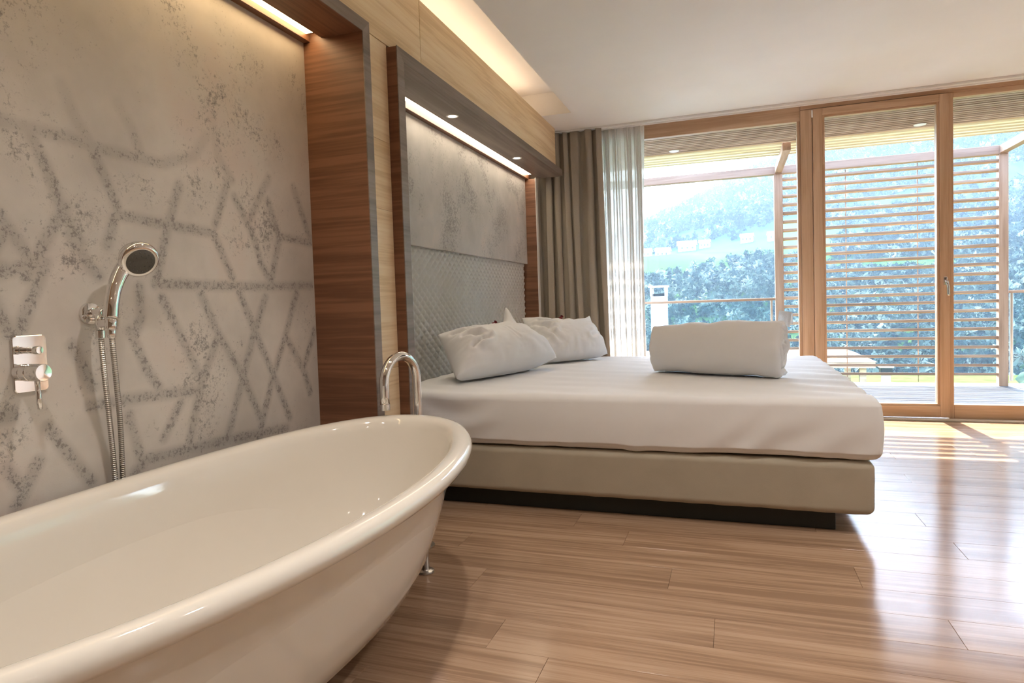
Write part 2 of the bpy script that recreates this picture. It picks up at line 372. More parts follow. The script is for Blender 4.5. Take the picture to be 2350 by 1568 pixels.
# stencilled plaster wall of the niche
PATTERN = [[(1.12,1.49),(1.19,1.49),(1.32,1.49),(1.37,1.48),(1.52,1.48),(1.6,1.48)],
 [(1.19,1.48),(1.23,1.39),(1.26,1.3),(1.31,1.21)],
 [(1.28,1.63),(1.32,1.54),(1.35,1.5),(1.4,1.39),(1.43,1.32)],
 [(1.45,1.63),(1.5,1.55),(1.52,1.49)],
 [(1.1,1.26),(1.15,1.19),(1.17,1.15)],
 [(1.27,1.3),(1.21,1.2),(1.16,1.11)],
 [(1.43,1.3),(1.58,1.29),(1.8,1.28)],
 [(1.42,1.29),(1.39,1.21)],
 [(1.82,1.68),(1.84,1.55),(1.9,1.48)],
 [(1.88,1.47),(1.81,1.31)],
 [(1.91,1.42),(1.98,1.32),(2.01,1.26),(2.04,1.18),(2.09,1.12)],
 [(2.1,1.52),(2.03,1.42),(1.98,1.34)],
 [(2.09,1.43),(2.15,1.29)],
 [(2.25,1.51),(2.35,1.3)],
 [(2.16,1.3),(2.35,1.29)],
 [(1.66,1.42),(1.59,1.23),(1.55,1.1)],
 [(1.6,1.48),(1.73,1.53),(1.79,1.61)],
 [(1.21,1.15),(1.13,0.97)],
 [(1.1,1.12),(1.16,1.14)],
 [(1.28,1.23),(1.33,1.15),(1.36,1.12)],
 [(1.57,1.1),(2.0,1.1),(2.34,1.11)],
 [(1.8,1.28),(1.88,1.13)],
 [(2.15,1.3),(2.09,1.13)],
 [(1.57,1.06),(1.65,0.91),(1.71,0.79)],
 [(1.73,1.07),(1.79,0.95),(1.91,0.77),(1.99,0.61)],
 [(1.8,0.93),(1.71,0.77),(1.65,0.59)],
 [(1.91,1.08),(1.98,0.94),(2.07,0.77),(2.16,0.58)],
 [(2.05,1.06),(1.98,0.93),(1.9,0.75),(1.82,0.57)],
 [(2.24,1.08),(2.16,0.91),(2.07,0.75),(1.97,0.52)],
 [(2.17,0.89),(2.27,0.75),(2.3,0.66)],
 [(2.35,0.92),(2.26,0.76)],
 [(1.49,1.09),(1.49,1.0),(1.46,0.94)],
 [(1.45,0.96),(1.5,0.84),(1.54,0.78)],
 [(1.27,0.93),(1.32,0.81)],
 [(1.07,0.77),(1.31,0.76),(1.43,0.76),(1.68,0.75)],
 [(1.19,0.72),(1.3,0.55)],
 [(1.43,0.71),(1.46,0.58)],
 [(1.62,0.72),(1.55,0.62)],
 [(1.44,0.54),(1.48,0.57),(1.82,0.56),(2.14,0.54)],
 [(1.08,0.64),(1.14,0.54)]]
RY = 6
for seg in list(PATTERN):                      # the part of the wall nearer than the picture edge carries the same lattice
    if max(p[0] for p in seg) < 2.2: PATTERN.append([(2.24 - p[0], p[1]) for p in seg if 1])
ny, nz = 380, 344
Y0, Y1, Z0, Z1 = 0.0, 2.362, 0.0, 2.126
yy = np.linspace(Y0, Y1, ny); zz_ = np.linspace(Z0, Z1, nz)
GY, GZ = np.meshgrid(yy, zz_, indexing='ij')
best = np.full(GY.shape, 9.0)
for k, seg in enumerate(PATTERN):
    for (ay, az), (by, bz) in zip(seg[:-1], seg[1:]):
        dy, dz = by - ay, bz - az; L = dy * dy + dz * dz + 1e-9
        t = np.clip(((GY - ay) * dy + (GZ - az) * dz) / L, 0, 1)
        d = np.hypot(GY - ay - t * dy, GZ - az - t * dz)
        if min(ay, by) < 1.1: d = np.where(GY > 1.12, 9.0, d)
        best = np.minimum(best, d)
lat = np.clip((0.027 - best) / 0.018, 0, 1) * np.clip((1.75 - GZ) / 0.35, 0.25, 1.0)
v = np.stack([np.full(GY.size, XC1), GY.ravel(), GZ.ravel()], 1).tolist()
nb = len(v)
v += [(XW, Y0, Z0), (XW, Y1, Z0), (XW, Y1, Z1), (XW, Y0, Z1)]
f = [(q[3], q[2], q[1], q[0])[::-1] for q in grid_faces(ny, nz)]
ci = [0, (ny - 1) * nz, ny * nz - 1, nz - 1]
f += [(nb + 3, nb + 2, nb + 1, nb)]
f += [tuple([i * nz for i in range(ny)][::-1] + [nb, nb + 1]), tuple([i * nz + nz - 1 for i in range(ny)] + [nb + 2, nb + 3]),
      tuple([(ny - 1) * nz + j for j in range(nz)][::-1] + [nb + 1, nb + 2]), tuple([j for j in range(nz)] + [nb + 3, nb])]
me = mesh_pd('stencil_wall', v, f)
att = me.attributes.new('lattice', 'FLOAT', 'POINT'); att.data.foreach_set('value', np.concatenate([lat.ravel(), np.zeros(4)]).astype(np.float32))
pw = link('plaster_panel', me, M['stencil']); tag(pw, 'beige grey plaster wall panel with stencilled diamond lattice behind the bathtub', 'wall panel')

# ------------------------------------------------------------------ bed surround frame
sr = empty('headboard_surround', (0, 4.1, 0), 'dark grey brown portal frame with light slot around the headboard', 'headboard frame')
XC2 = -0.2745; YR = 5.60
box('side_panel', XW, XF - 0.004, 2.65, 2.711, 0.0, 2.175, M['walnut'], sr, 0.001)
facing('facing', [(2.65, 0), (2.713, 0), (2.713, 2.121), (2.65, 2.177)], sr, M['umber'])
facing('facing', [(2.65, 2.177), (2.713, 2.121), (5.66, 2.121), (5.66, 2.177)], sr, M['umber'])
tp = box('top_panel', -0.165, XF - 0.004, 2.711, 5.66, 2.121, 2.177, M['umber'], sr, 0.001)
box('slot_trim', -0.18, -0.165, 2.711, 5.66, 2.127, 2.177, M['walnut_y'], sr, 0.001)
box('slot_trim', XW, -0.242, 2.711, 5.66, 2.112, 2.177, M['walnut_y'], sr, 0.001)
box('slot_cover', -0.242, -0.18, 2.711, 5.66, 2.160, 2.177, M['walnut_y'], sr, 0)
box('light_strip', -0.241, -0.181, 2.72, 5.58, 2.148, 2.156, M['strip_cool'], sr, 0)
box('side_panel', XW, -0.183, YR, 5.658, 0.0, 2.112, M['walnut'], sr, 0.001)
box('facing', -0.183, -0.179, YR, 5.66, 0.0, 2.12, plain('facing_window_glare', (0.80, 0.77, 0.73), 0.12, var=0.02, coat=0.6), sr, 0.0005)  # pale colour paints the glancing window reflection on this dark facing
for yy_ in (3.579, 4.798):
    dl = lathe('downlight', [(0.036, -0.004), (0.037, 0.0), (0.034, 0.003), (0.026, 0.0015), (0.024, -0.004)], (-0.088, yy_, 2.121), (0, 0, -1), M['white'], sr)
    lathe('lens', [(0.0, 0.0005), (0.023, 0.0005), (0.024, 0.001), (0.0, 0.0015)], (-0.088, yy_, 2.121), (0, 0, -1), M['lamp'], dl, 24)
# concrete effect panel and quilted headboard
cp = box('concrete_panel', XC2 - 0.03, XC2, 2.715, YR - 0.002, 1.3615, 2.111, M['concrete'], None, 0.0015)
tag(cp, 'smooth grey concrete effect panel above the quilted headboard', 'wall panel')
DW, DH = 0.075, 0.054
ny, nz = 400, 190
qy = np.linspace(2.714, YR - 0.001, ny); qz = np.linspace(0.30, 1.385, nz)
QY, QZ = np.meshgrid(qy, qz, indexing='ij')
a = QY / DW + QZ / DH; b = QY / DW - QZ / DH
hh = (np.abs(np.sin(PI * a / 1.0)) * np.abs(np.sin(PI * b / 1.0))) ** 0.6 * 0.013
v = np.stack([(-0.318 + hh).ravel(), QY.ravel(), QZ.ravel()], 1).tolist(); nb = len(v)
v += [(XW, qy[0], qz[0]), (XW, qy[-1], qz[0]), (XW, qy[-1], qz[-1]), (XW, qy[0], qz[-1])]
f = grid_faces(ny, nz) + [(nb + 3, nb + 2, nb + 1, nb)] + [tuple([i * nz for i in range(ny)][::-1] + [nb, nb + 1]), tuple([i * nz + nz - 1 for i in range(ny)] + [nb + 2, nb + 3]), tuple([(ny - 1) * nz + j for j in range(nz)][::-1] + [nb + 1, nb + 2]), tuple([j for j in range(nz)] + [nb + 3, nb])]
hb = link('headboard', mesh_pd('headboard', v, f), M['quilt'], None, True); tag(hb, 'silver grey headboard quilted in small diamonds behind the pillows', 'headboard')

# ------------------------------------------------------------------ glazing
def frame_part(name, x0, x1, z0, z1, parent, y0=YWIN, y1=YWIN + 0.08, mat=None, bev=0.003):
    return box(name, x0, x1, y0, y1, z0, z1, mat or (M['larch'] if (z1 - z0) > (x1 - x0) else M['larch_x']), parent, bev)
w1 = empty('window_1', (0.8, YWIN, 0), 'large fixed larch framed window beside the curtains', kind='structure')
frame_part('top_rail', XW, 1.99, 2.418, 2.536, w1, YWIN + 0.01)
frame_part('bottom_rail', XW, 1.99, -0.01, 0.12, w1, YWIN + 0.01)
frame_part('stile', 1.966, 1.9895, 0.12, 2.418, w1, YWIN + 0.012)
frame_part('stile', XW, -0.24, 0.12, 2.418, w1, YWIN + 0.012)
box('pane', -0.24, 1.966, YWIN + 0.05, YWIN + 0.062, 0.12, 2.418, M['pane'], w1, 0)
mu = empty('trim_4', (2.03, YWIN, 0), 'larch post and head beam of the glazed front', kind='structure')
frame_part('post', 1.99, 2.076, -0.01, 2.500, mu, YWIN - 0.008)
frame_part('head', 1.99, XR, 2.503, 2.536, mu, YWIN - 0.008)
d1 = empty('door_1', (2.08, YWIN, 0), 'larch balcony door with full height glass and lever handle', kind='structure')
frame_part('stile', 2.0795, 2.150, 0.02, 2.497, d1, YWIN - 0.02, YWIN + 0.06)
frame_part('stile', 2.955, 3.018, 0.02, 2.497, d1, YWIN - 0.02, YWIN + 0.06)
frame_part('top_rail', 2.150, 2.955, 2.440, 2.497, d1, YWIN - 0.02, YWIN + 0.06)
frame_part('bottom_rail', 2.150, 2.955, 0.02, 0.108, d1, YWIN - 0.02, YWIN + 0.06)
for nm, x0, x1, z0, z1 in (('bead', 2.150, 2.168, 0.108, 2.440), ('bead', 2.938, 2.955, 0.108, 2.440), ('bead', 2.168, 2.938, 2.424, 2.440), ('bead', 2.168, 2.938, 0.108, 0.124)):
    frame_part(nm, x0, x1, z0, z1, d1, YWIN - 0.010, YWIN + 0.05)
box('pane', 2.168, 2.938, YWIN + 0.024, YWIN + 0.036, 0.124, 2.424, M['pane'], d1, 0)
hd = box('handle', 2.976, 3.002, YWIN - 0.030, YWIN - 0.0195, 1.045, 1.11, M['chrome'], d1, 0.004)
tube('lever', bez([(2.989, YWIN - 0.028, 1.078), (2.989, YWIN - 0.055, 1.078), (2.991, YWIN - 0.066, 1.062), (2.997, YWIN - 0.066, 1.02), (3.000, YWIN - 0.064, 0.965)], 8), [0.008] * 12 + [0.009] * 21, M['chrome'], hd, 14)
box('hinge', 2.070, 2.082, YWIN - 0.028, YWIN - 0.008, 2.425, 2.49, M['chrome'], d1, 0.003)
w2 = empty('window_2', (4.6, YWIN, 0), 'fixed larch framed window right of the balcony door', kind='structure')
frame_part('stile', 3.0185, 3.052, -0.01, 2.503, w2, YWIN + 0.004)
frame_part('top_rail', 3.052, XR, 2.464, 2.503, w2, YWIN + 0.004)
frame_part('bottom_rail', 3.052, XR, -0.01, 0.119, w2, YWIN + 0.004)
frame_part('stile', 5.30, 5.38, 0.119, 2.464, w2, YWIN + 0.004)
frame_part('stile', XR - 0.06, XR, 0.119, 2.464, w2, YWIN + 0.004)
box('pane', 3.052, 5.30, YWIN + 0.04, YWIN + 0.052, 0.119, 2.464, M['pane'], w2, 0)
box('pane', 5.38, XR - 0.06, YWIN + 0.04, YWIN + 0.052, 0.119, 2.464, M['pane'], w2, 0)
sill = box('trim_5', XW, XR, 5.80, 5.872, -0.01, 0.012, plain('pale_threshold', (0.60, 0.54, 0.46), 0.4, var=0.03), None, 0.003); tag(sill, 'pale threshold strip along the foot of the glazed front', kind='structure')
cr = empty('curtain_rail', (2, 5.79, ZC), 'white double curtain rail fixed to the ceiling along the window', 'curtain rail')
for ya, yb in ((5.735, 5.765), (5.80, 5.83)):
    box('track', XW + 0.002, XR - 0.002, ya, yb, ZC - 0.016, ZC - 0.0005, M['white'], cr, 0.002)
box('fascia', XW + 0.002, XR - 0.002, 5.765, 5.80, ZC - 0.010, ZC - 0.0005, M['white'], cr, 0.001)

# ------------------------------------------------------------------ ceiling downlights over bath and room (outside the picture)
for i, (x, y) in enumerate(((0.9, 0.4), (0.9, 1.6), (2.3, 0.2), (2.3, 1.9), (3.8, 0.6), (3.8, 2.3), (1.6, -1.2), (3.4, -1.2), (5.2, 1.2), (5.2, 3.0))):
    t = empty('ceiling_downlight', (x, y, ZC), 'round recessed ceiling downlight over the bath and room', 'downlight', 'ceiling downlights above the room')
    lathe('ring', [(0.040, 0.0), (0.055, 0.0), (0.055, 0.004), (0.042, 0.006)], (x, y, ZC), (0, 0, -1), M['white'], t, 32, True)
    lathe('lens', [(0.0, 0.0), (0.041, 0.0), (0.041, 0.002), (0.0, 0.002)], (x, y, ZC), (0, 0, -1), M['lamp'], t, 24)
    ld = bpy.data.lights.new('downlight_beam', 'SPOT'); ld.energy = DOWNLIGHT_W; ld.spot_size = math.radians(125); ld.spot_blend = 0.9; ld.shadow_soft_size = 0.05; ld.color = (1.0, 0.94, 0.88)
    lo = bpy.data.objects.new('beam', ld); COL.objects.link(lo); lo.location = (0, 0, -0.012); lo.parent = t

# ================================================================== BATHTUB
tub = empty('bathtub', (0.271, 1.214, 0), 'large glossy cream freestanding oval bathtub on short steel feet', 'bathtub')
TX, TY, TA, TB, TN, TZ, TK, TT = 0.271, 1.214, 1.08, 0.457, 2.09, 0.55, 0.035, 0.106
def tub_ring(offb, offa, z, n=160):
    out = []
    for k in range(n):
        t = 2 * PI * k / n; ct, st = math.cos(t), math.sin(t)
        X = (TB - offb) * math.copysign(abs(ct) ** (2 / TN), ct); Y = (TA - offa) * math.copysign(abs(st) ** (2 / TN), st)
        X *= 1 + TT * Y / TA
        rise = TK * (Y / TA) ** 2 * min(1.0, max(0.0, z / TZ)) ** 1.5
        out.append((TX + X, TY + Y, z + rise))
    return out
prof = []          # (offset across, offset along, height) from the outside foot up over the rim and down inside
outer = [(0.38, 0.66, 0.072), (0.33, 0.44, 0.074), (0.285, 0.30, 0.084), (0.235, 0.215, 0.11), (0.195, 0.168, 0.15), (0.158, 0.135, 0.21), (0.128, 0.110, 0.28), (0.102, 0.090, 0.36), (0.082, 0.075, 0.43), (0.068, 0.065, 0.480), (0.058, 0.058, 0.496), (0.036, 0.038, 0.5005), (0.020, 0.021, 0.5015), (0.009, 0.009, 0.506), (0.002, 0.002, 0.516), (0.0, 0.0, 0.527), (0.004, 0.004, 0.539), (0.013, 0.013, 0.548), (0.026, 0.026, 0.5515), (0.042, 0.042, 0.5505), (0.055, 0.055, 0.5475), (0.062, 0.062, 0.543), (0.068, 0.069, 0.535), (0.074, 0.077, 0.515), (0.083, 0.092, 0.46), (0.095, 0.115, 0.38), (0.112, 0.150, 0.29), (0.135, 0.195, 0.21), (0.165, 0.25, 0.155), (0.21, 0.33, 0.122), (0.27, 0.45, 0.110), (0.36, 0.65, 0.106)]
n = 160; v = []; f = []
for a_, b_, z in outer: v += tub_ring(a_, b_, z, n)
m = len(outer)
for i in range(m - 1):
    for k in range(n): f.append((i * n + k, i * n + (k + 1) % n, (i + 1) * n + (k + 1) % n, (i + 1) * n + k))
f.append(tuple(range(n - 1, -1, -1))); f.append(tuple((m - 1) * n + k for k in range(n)))
me = mesh_pd('shell', v, f); link('shell', me, M['tub'], tub, True)
lathe('drain', [(0.0, 0.002), (0.022, 0.004), (0.034, 0.0035), (0.036, 0.0)], (0.271, 1.05, 0.106), (0, 0, 1), M['chrome'], tub)
for fx, fy in ((0.335, 2.185), (0.12, 2.12), (0.42, 0.42), (0.12, 0.42)):
    lathe('foot', [(0.032, 0.0), (0.033, 0.003), (0.031, 0.008), (0.018, 0.011), (0.0145, 0.016), (0.0135, 0.085), (0.0135, 0.12)], (fx, fy, 0.0), (0, 0, 1), M['steel'], tub)

# ------------------------------------------------------------------ floor standing bath tap
tap = empty('bath_tap', (0.20, 2.44, 0), 'tall chrome gooseneck bath tap arching over the far tub rim', 'tap')
A_ = Vector((0.207, 2.42, 0)); B_ = Vector((0.160, 2.235, 0))
path = [A_ + Vector((0, 0, z)) for z in (0.01, 0.3, 0.6, 0.69)]
mid = (A_ + B_) / 2; half = (A_ - B_) / 2
for k in range(1, 25):
    an = PI * k / 25; path.append(mid + half * math.cos(an) + Vector((0, 0, 0.705 + 0.105 * math.sin(an))))
path += [B_ + Vector((0, 0, z)) for z in (0.70, 0.655, 0.628)]
tube('spout', path, 0.0182, M['chrome'], tap, 24)
lathe('aerator', [(0.017, 0.0), (0.0192, 0.001), (0.0192, 0.024), (0.014, 0.025)], tuple(B_ + Vector((0, 0, 0.629))), (0, 0, -1), M['chrome'], tap)
lathe('base_flange', [(0.05, 0.0), (0.05, 0.008), (0.022, 0.012), (0.02, 0.03)], (A_.x, A_.y, 0.0), (0, 0, 1), M['chrome'], tap)
box('mixer_body', A_.x - 0.02, A_.x + 0.02, A_.y - 0.02, A_.y + 0.02, 0.36, 0.46, M['chrome'], tap, 0.006)

# ------------------------------------------------------------------ concealed shower mixer
mx_ = empty('shower_mixer', (XC1, 1.15, 0.89), 'chrome wall mixer plate with round knob and down lever', 'mixer')
def round_rect(y0, y1, z0, z1, r, n=8):
    out = []
    for cy_, cz_, a0 in ((y1 - r, z1 - r, 0), (y0 + r, z1 - r, PI / 2), (y0 + r, z0 + r, PI), (y1 - r, z0 + r, 1.5 * PI)):
        out += [(cy_ + r * math.cos(a0 + PI / 2 * k / n), cz_ + r * math.sin(a0 + PI / 2 * k / n)) for k in range(n + 1)]
    return out
rr_ = round_rect(1.108, 1.194, 0.820, 0.963, 0.011); rs_ = round_rect(1.1095, 1.1925, 0.8215, 0.9615, 0.0098); k_ = len(rr_)
v = [(XC1, a, b) for a, b in rr_] + [(XC1 + 0.006, a, b) for a, b in rr_] + [(XC1 + 0.0075, a, b) for a, b in rs_]
f = [tuple(range(k_ - 1, -1, -1)), tuple(range(2 * k_, 3 * k_))] + [(o_ + i, o_ + (i + 1) % k_, o_ + k_ + (i + 1) % k_, o_ + k_ + i) for o_ in (0, k_) for i in range(k_)]
link('plate', mesh_pd('plate', v, f), M['chrome'], mx_)
lathe('knob', [(0.020, 0.0), (0.020, 0.018), (0.0185, 0.019), (0.0185, 0.022), (0.0215, 0.023), (0.0215, 0.042), (0.020, 0.043), (0.020, 0.045), (0.0215, 0.046), (0.0215, 0.082), (0.020, 0.085), (0.0, 0.0855)], (XC1 + 0.006, 1.123, 0.872), (1, 0, 0), M['chrome'], mx_)
lathe('diverter', [(0.0085, 0.0), (0.0085, 0.012), (0.007, 0.013), (0.007, 0.018), (0.009, 0.019), (0.009, 0.030), (0.0075, 0.031), (0.0105, 0.034), (0.0105, 0.047), (0.009, 0.049), (0.0, 0.0492)], (XC1 + 0.006, 1.142, 0.926), (1, 0, 0), M['chrome'], mx_)
tube('lever', [(XC1 + 0.066, 1.123, 0.855), (XC1 + 0.068, 1.123, 0.81), (XC1 + 0.069, 1.124, 0.782)], [0.0062, 0.0062, 0.0058], M['chrome'], mx_, 16)

# ------------------------------------------------------------------ hand shower and its holder
sh = empty('shower_holder', (XC1, 1.328, 1.01), 'chrome round wall outlet and holder for the hand shower', 'shower holder')
lathe('rosette', [(0.031, 0.0), (0.031, 0.004), (0.029, 0.009), (0.020, 0.012), (0.014, 0.013)], (XC1, 1.323, 1.014), (1, 0, 0), M['chrome'], sh)
lathe('elbow', [(0.013, 0.0), (0.013, 0.012), (0.0115, 0.013), (0.0115, 0.016), (0.0145, 0.018), (0.0145, 0.042), (0.012, 0.046), (0.0, 0.047)], (XC1 + 0.012, 1.323, 1.014), (1, 0, 0), M['chrome'], sh)
tube('outlet', [(XC1 + 0.042, 1.320, 1.012), (XC1 + 0.042, 1.320, 0.968)], [0.0125, 0.0115], M['chrome'], sh)
box('cradle', XC1 + 0.034, XC1 + 0.098, 1.309, 1.331, 0.975, 0.997, M['chrome'], sh, 0.004)
HB = Vector((XC1 + 0.088, 1.3155, 0.984))
lathe('cone_socket', [(0.0135, -0.014), (0.0145, -0.012), (0.0145, 0.012), (0.013, 0.014)], tuple(HB), (0.03, 0.05, 1), M['chrome'], sh)
hs = empty('hand_shower', tuple(HB), 'curved chrome hand shower with dark spray face and ribbed metal hose', 'hand shower')
hp = bez([HB + Vector((0.0, 0.0, 0.016)), HB + Vector((0.0, 0.007, 0.058)), HB + Vector((-0.002, 0.022, 0.105)), HB + Vector((-0.002, 0.048, 0.150)), HB + Vector((0.010, 0.078, 0.186))], 8)
hr = [0.0190 - 0.0015 * math.sin(PI * i / (len(hp) - 1)) + 0.010 * (i / (len(hp) - 1)) ** 3 for i in range(len(hp))]
tube('handle', hp, hr, M['chrome'], hs, 24)
hn = Vector((0.93, -0.345, -0.60)).normalized(); hc = HB + Vector((0.034, 0.070, 0.176))
lathe('head', [(0.0, -0.044), (0.020, -0.043), (0.036, -0.036), (0.047, -0.022), (0.0525, -0.005), (0.0525, 0.004), (0.0495, 0.010), (0.044, 0.0135), (0.038, 0.0135), (0.0372, 0.0105), (0.0, 0.0105)], tuple(hc), tuple(hn), M['chrome'], hs, 40)
sf = lathe('spray_face', [(0.0, 0.0105), (0.0365, 0.0105), (0.0370, 0.0140), (0.034, 0.0155), (0.0, 0.0165)], tuple(hc), tuple(hn), M['rubber'], hs, 40)
e1 = hn.cross(Vector((0, 0, 1))).normalized(); e2 = hn.cross(e1)
noz = M['steel']
for rr, cnt in ((0.029, 14), (0.018, 8)):
    for k in range(cnt):
        an = 2 * PI * k / cnt; c = hc + (e1 * math.cos(an) + e2 * math.sin(an)) * rr + hn * 0.0148
        lathe('nozzle', [(0.0026, 0.0), (0.0022, 0.003), (0.0, 0.0034)], tuple(c), tuple(hn), M['rubber'], sf, 8)
# hose: ribbed metal
def hose_mat():
    m, nt, bs = new_mat('ribbed_metal_hose'); bs.inputs['Metallic'].default_value = 1.0; bs.inputs['Roughness'].default_value = 0.22
    tc = N(nt, 'ShaderNodeTexCoord'); w = N(nt, 'ShaderNodeTexWave', wave_type='BANDS', bands_direction='Z'); w.inputs['Scale'].default_value = 55; w.inputs['Distortion'].default_value = 0
    nt.links.new(tc.outputs['Object'], w.inputs[0]); r = ramp(nt, [(0.2, (0.34, 0.33, 0.31)), (0.7, (0.74, 0.73, 0.70))]); nt.links.new(w.outputs['Color'], r.inputs[0]); nt.links.new(r.outputs[0], bs.inputs['Base Color'])
    bump(nt, bs, w.outputs['Fac'], 0.6, 0.003); return m
M['hose'] = hose_mat()
o1 = Vector((XC1 + 0.042, 1.320, 0.967))
hose = bez([o1, o1 + Vector((-0.003, 0.006, -0.1)), o1 + Vector((-0.012, 0.022, -0.25)), o1 + Vector((-0.022, 0.036, -0.40)), o1 + Vector((-0.024, 0.040, -0.52)), o1 + Vector((-0.024, 0.044, -0.66)), o1 + Vector((-0.024, 0.054, -0.70)), o1 + Vector((-0.024, 0.063, -0.66)), o1 + Vector((-0.024, 0.062, -0.52)), o1 + Vector((-0.018, 0.058, -0.40)), o1 + Vector((0.010, 0.036, -0.25)), HB + Vector((-0.008, 0.010, -0.1)), HB + Vector((0, 0, -0.020))], 14)
tube('hose', hose, 0.0072, M['hose'], hs, 14)
lathe('hose_nut', [(0.0105, 0.0), (0.0118, 0.001), (0.0118, 0.02), (0.009, 0.022)], tuple(o1), (0, 0, -1), M['chrome'], hs)
lathe('hose_nut', [(0.0105, 0.0), (0.011, 0.001), (0.011, 0.02), (0.008, 0.024)], tuple(HB + Vector((0, 0, -0.0145))), (0, 0, -1), M['chrome'], hs)

# ================================================================== BED
def rbox_mesh(name, x0, x1, y0, y1, z0, z1, r, sx, sy, sz, disp=None):
    """rounded box made of six fine grids; disp(p, n) -> moved point"""
    def ax(a, b, s):
        k = max(2, int((b - a - 2 * r) / s)); inner = [a + r + (b - a - 2 * r) * i / k for i in range(k + 1)]
        e = [r * (1 - math.tan(PI / 4 * (1 - i / 6))) for i in range(6)]
        return [a + q for q in e] + inner + [b - q for q in e[::-1]]
    X, Y, Z = ax(x0, x1, sx), ax(y0, y1, sy), ax(z0, z1, sz)
    lo = Vector((x0 + r, y0 + r, z0 + r)); hi = Vector((x1 - r, y1 - r, z1 - r))
    bm = bmesh.new(); cache = {}
    def vert(i, j, k):
        key = (i, j, k)
        if key in cache: return cache[key]
        p = Vector((X[i], Y[j], Z[k])); c = Vector((min(max(p.x, lo.x), hi.x), min(max(p.y, lo.y), hi.y), min(max(p.z, lo.z), hi.z)))
        d = p - c; nrm = d.normalized() if d.length > 1e-9 else Vector((0, 0, 1)); q = c + nrm * r
        if disp: q = disp(q, nrm)
        cache[key] = bm.verts.new(q); return cache[key]
    nx, ny, nz = len(X) - 1, len(Y) - 1, len(Z) - 1
    for i in range(nx):
        for j in range(ny):
            for k in (0, nz): bm.faces.new((vert(i, j, k), vert(i + 1, j, k), vert(i + 1, j + 1, k), vert(i, j + 1, k)))
    for i in range(nx):
        for k in range(nz):
            for j in (0, ny): bm.faces.new((vert(i, j, k), vert(i + 1, j, k), vert(i + 1, j, k + 1), vert(i, j, k + 1)))
    for j in range(ny):
        for k in range(nz):
            for i in (0, nx): bm.faces.new((vert(i, j, k), vert(i, j + 1, k), vert(i, j + 1, k + 1), vert(i, j, k + 1)))
    return bm_mesh(name, bm)

BX0, BX1, BY0, BY1 = -0.298, 1.995, 2.96, 5.12
bed = empty('bed_base', (0.9, 4.0, 0), 'wide taupe upholstered box bed base on a recessed black plinth', 'bed')
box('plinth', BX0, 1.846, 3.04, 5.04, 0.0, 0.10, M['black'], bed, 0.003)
def base_disp(p, n):
    p = p + n * (0.0025 * fbm((p.x * 3, p.y * 3, p.z * 6)))
    if n.z < -0.2: p.z += 0.0035 * noise.noise(Vector((p.x * 14, p.y * 14, 0)))
    return p
link('upholstered_box', rbox_mesh('upholstered_box', BX0, 1.985, BY0 + 0.005, BY1 - 0.01, 0.088, 0.312, 0.032, 0.04, 0.06, 0.04, base_disp), M['base'], bed, True)

def matt_disp(p, n):
    x, y, z = p
    top = max(0.0, n.z); side = 1 - abs(n.z)
    # broad softness
    q = p + n * (0.004 * fbm((x * 1.7, y * 1.7, z * 2)))
    if top > 0.3:   # top: gentle crown, long shallow ripples near the foot
        q.z += 0.010 * (1 - ((x - 0.85) / 1.2) ** 2) * (1 - ((y - 4.03) / 1.1) ** 2)
        rip = max(0.0, (x - 1.55) / 0.45)
        q.z += top * 0.007 * min(1, rip) * math.sin(y * 26 + 5 * x + 2 * fbm((x * 2, y * 2, 0)))
        q.z += top * 0.0018 * math.sin((x * 0.35 + y) * 30 + 3 * fbm((x, y * 2, 3)))
    # near side folds
    if n.y < -0.3:
        h = (z - 0.32) / 0.25
        a = math.exp(-((x - 0.12) / 0.22) ** 2)
        q.y += a * 0.011 * math.sin(46 * (z - 0.33) - 13 * (x - 0.1) ** 2 * 6 + 9 * x) * (1 - abs(h - 0.5))
        b = math.exp(-((x - 1.62) / 0.30) ** 2)
        q.y += b * 0.008 * math.sin(38 * (x * 0.75 - z) + 2 * fbm((x * 3, z * 3, 1))) * max(0, 1 - h)
        q.y -= 0.010 * math.exp(-((h - 0.55) / 0.4) ** 2)
        q.z += (1 - min(1, max(0, h * 3))) * (0.005 * fbm((x * 6, 1, 0)) - 0.010 * math.exp(-((x - 1.02) / 0.05) ** 2) + 0.004 * math.sin(x * 9))
    if n.x > 0.3:
        h = (z - 0.32) / 0.25
        q.x += 0.014 * math.exp(-((h - 0.45) / 0.45) ** 2) + 0.006 * math.sin(y * 21 + 12 * z) * (1 - h) * 0.7
    # tuck under
    if z < 0.345: q.y += max(0, -n.y) * 0.006
    return q
mt = link('mattress', rbox_mesh('mattress', BX0, 2.008, BY0 - 0.004, BY1, 0.321, 0.571, 0.035, 0.025, 0.03, 0.02, matt_disp), M['sheet'], None, True)
tag(mt, 'thick mattress under a smooth white fitted sheet on the taupe base', 'mattress')

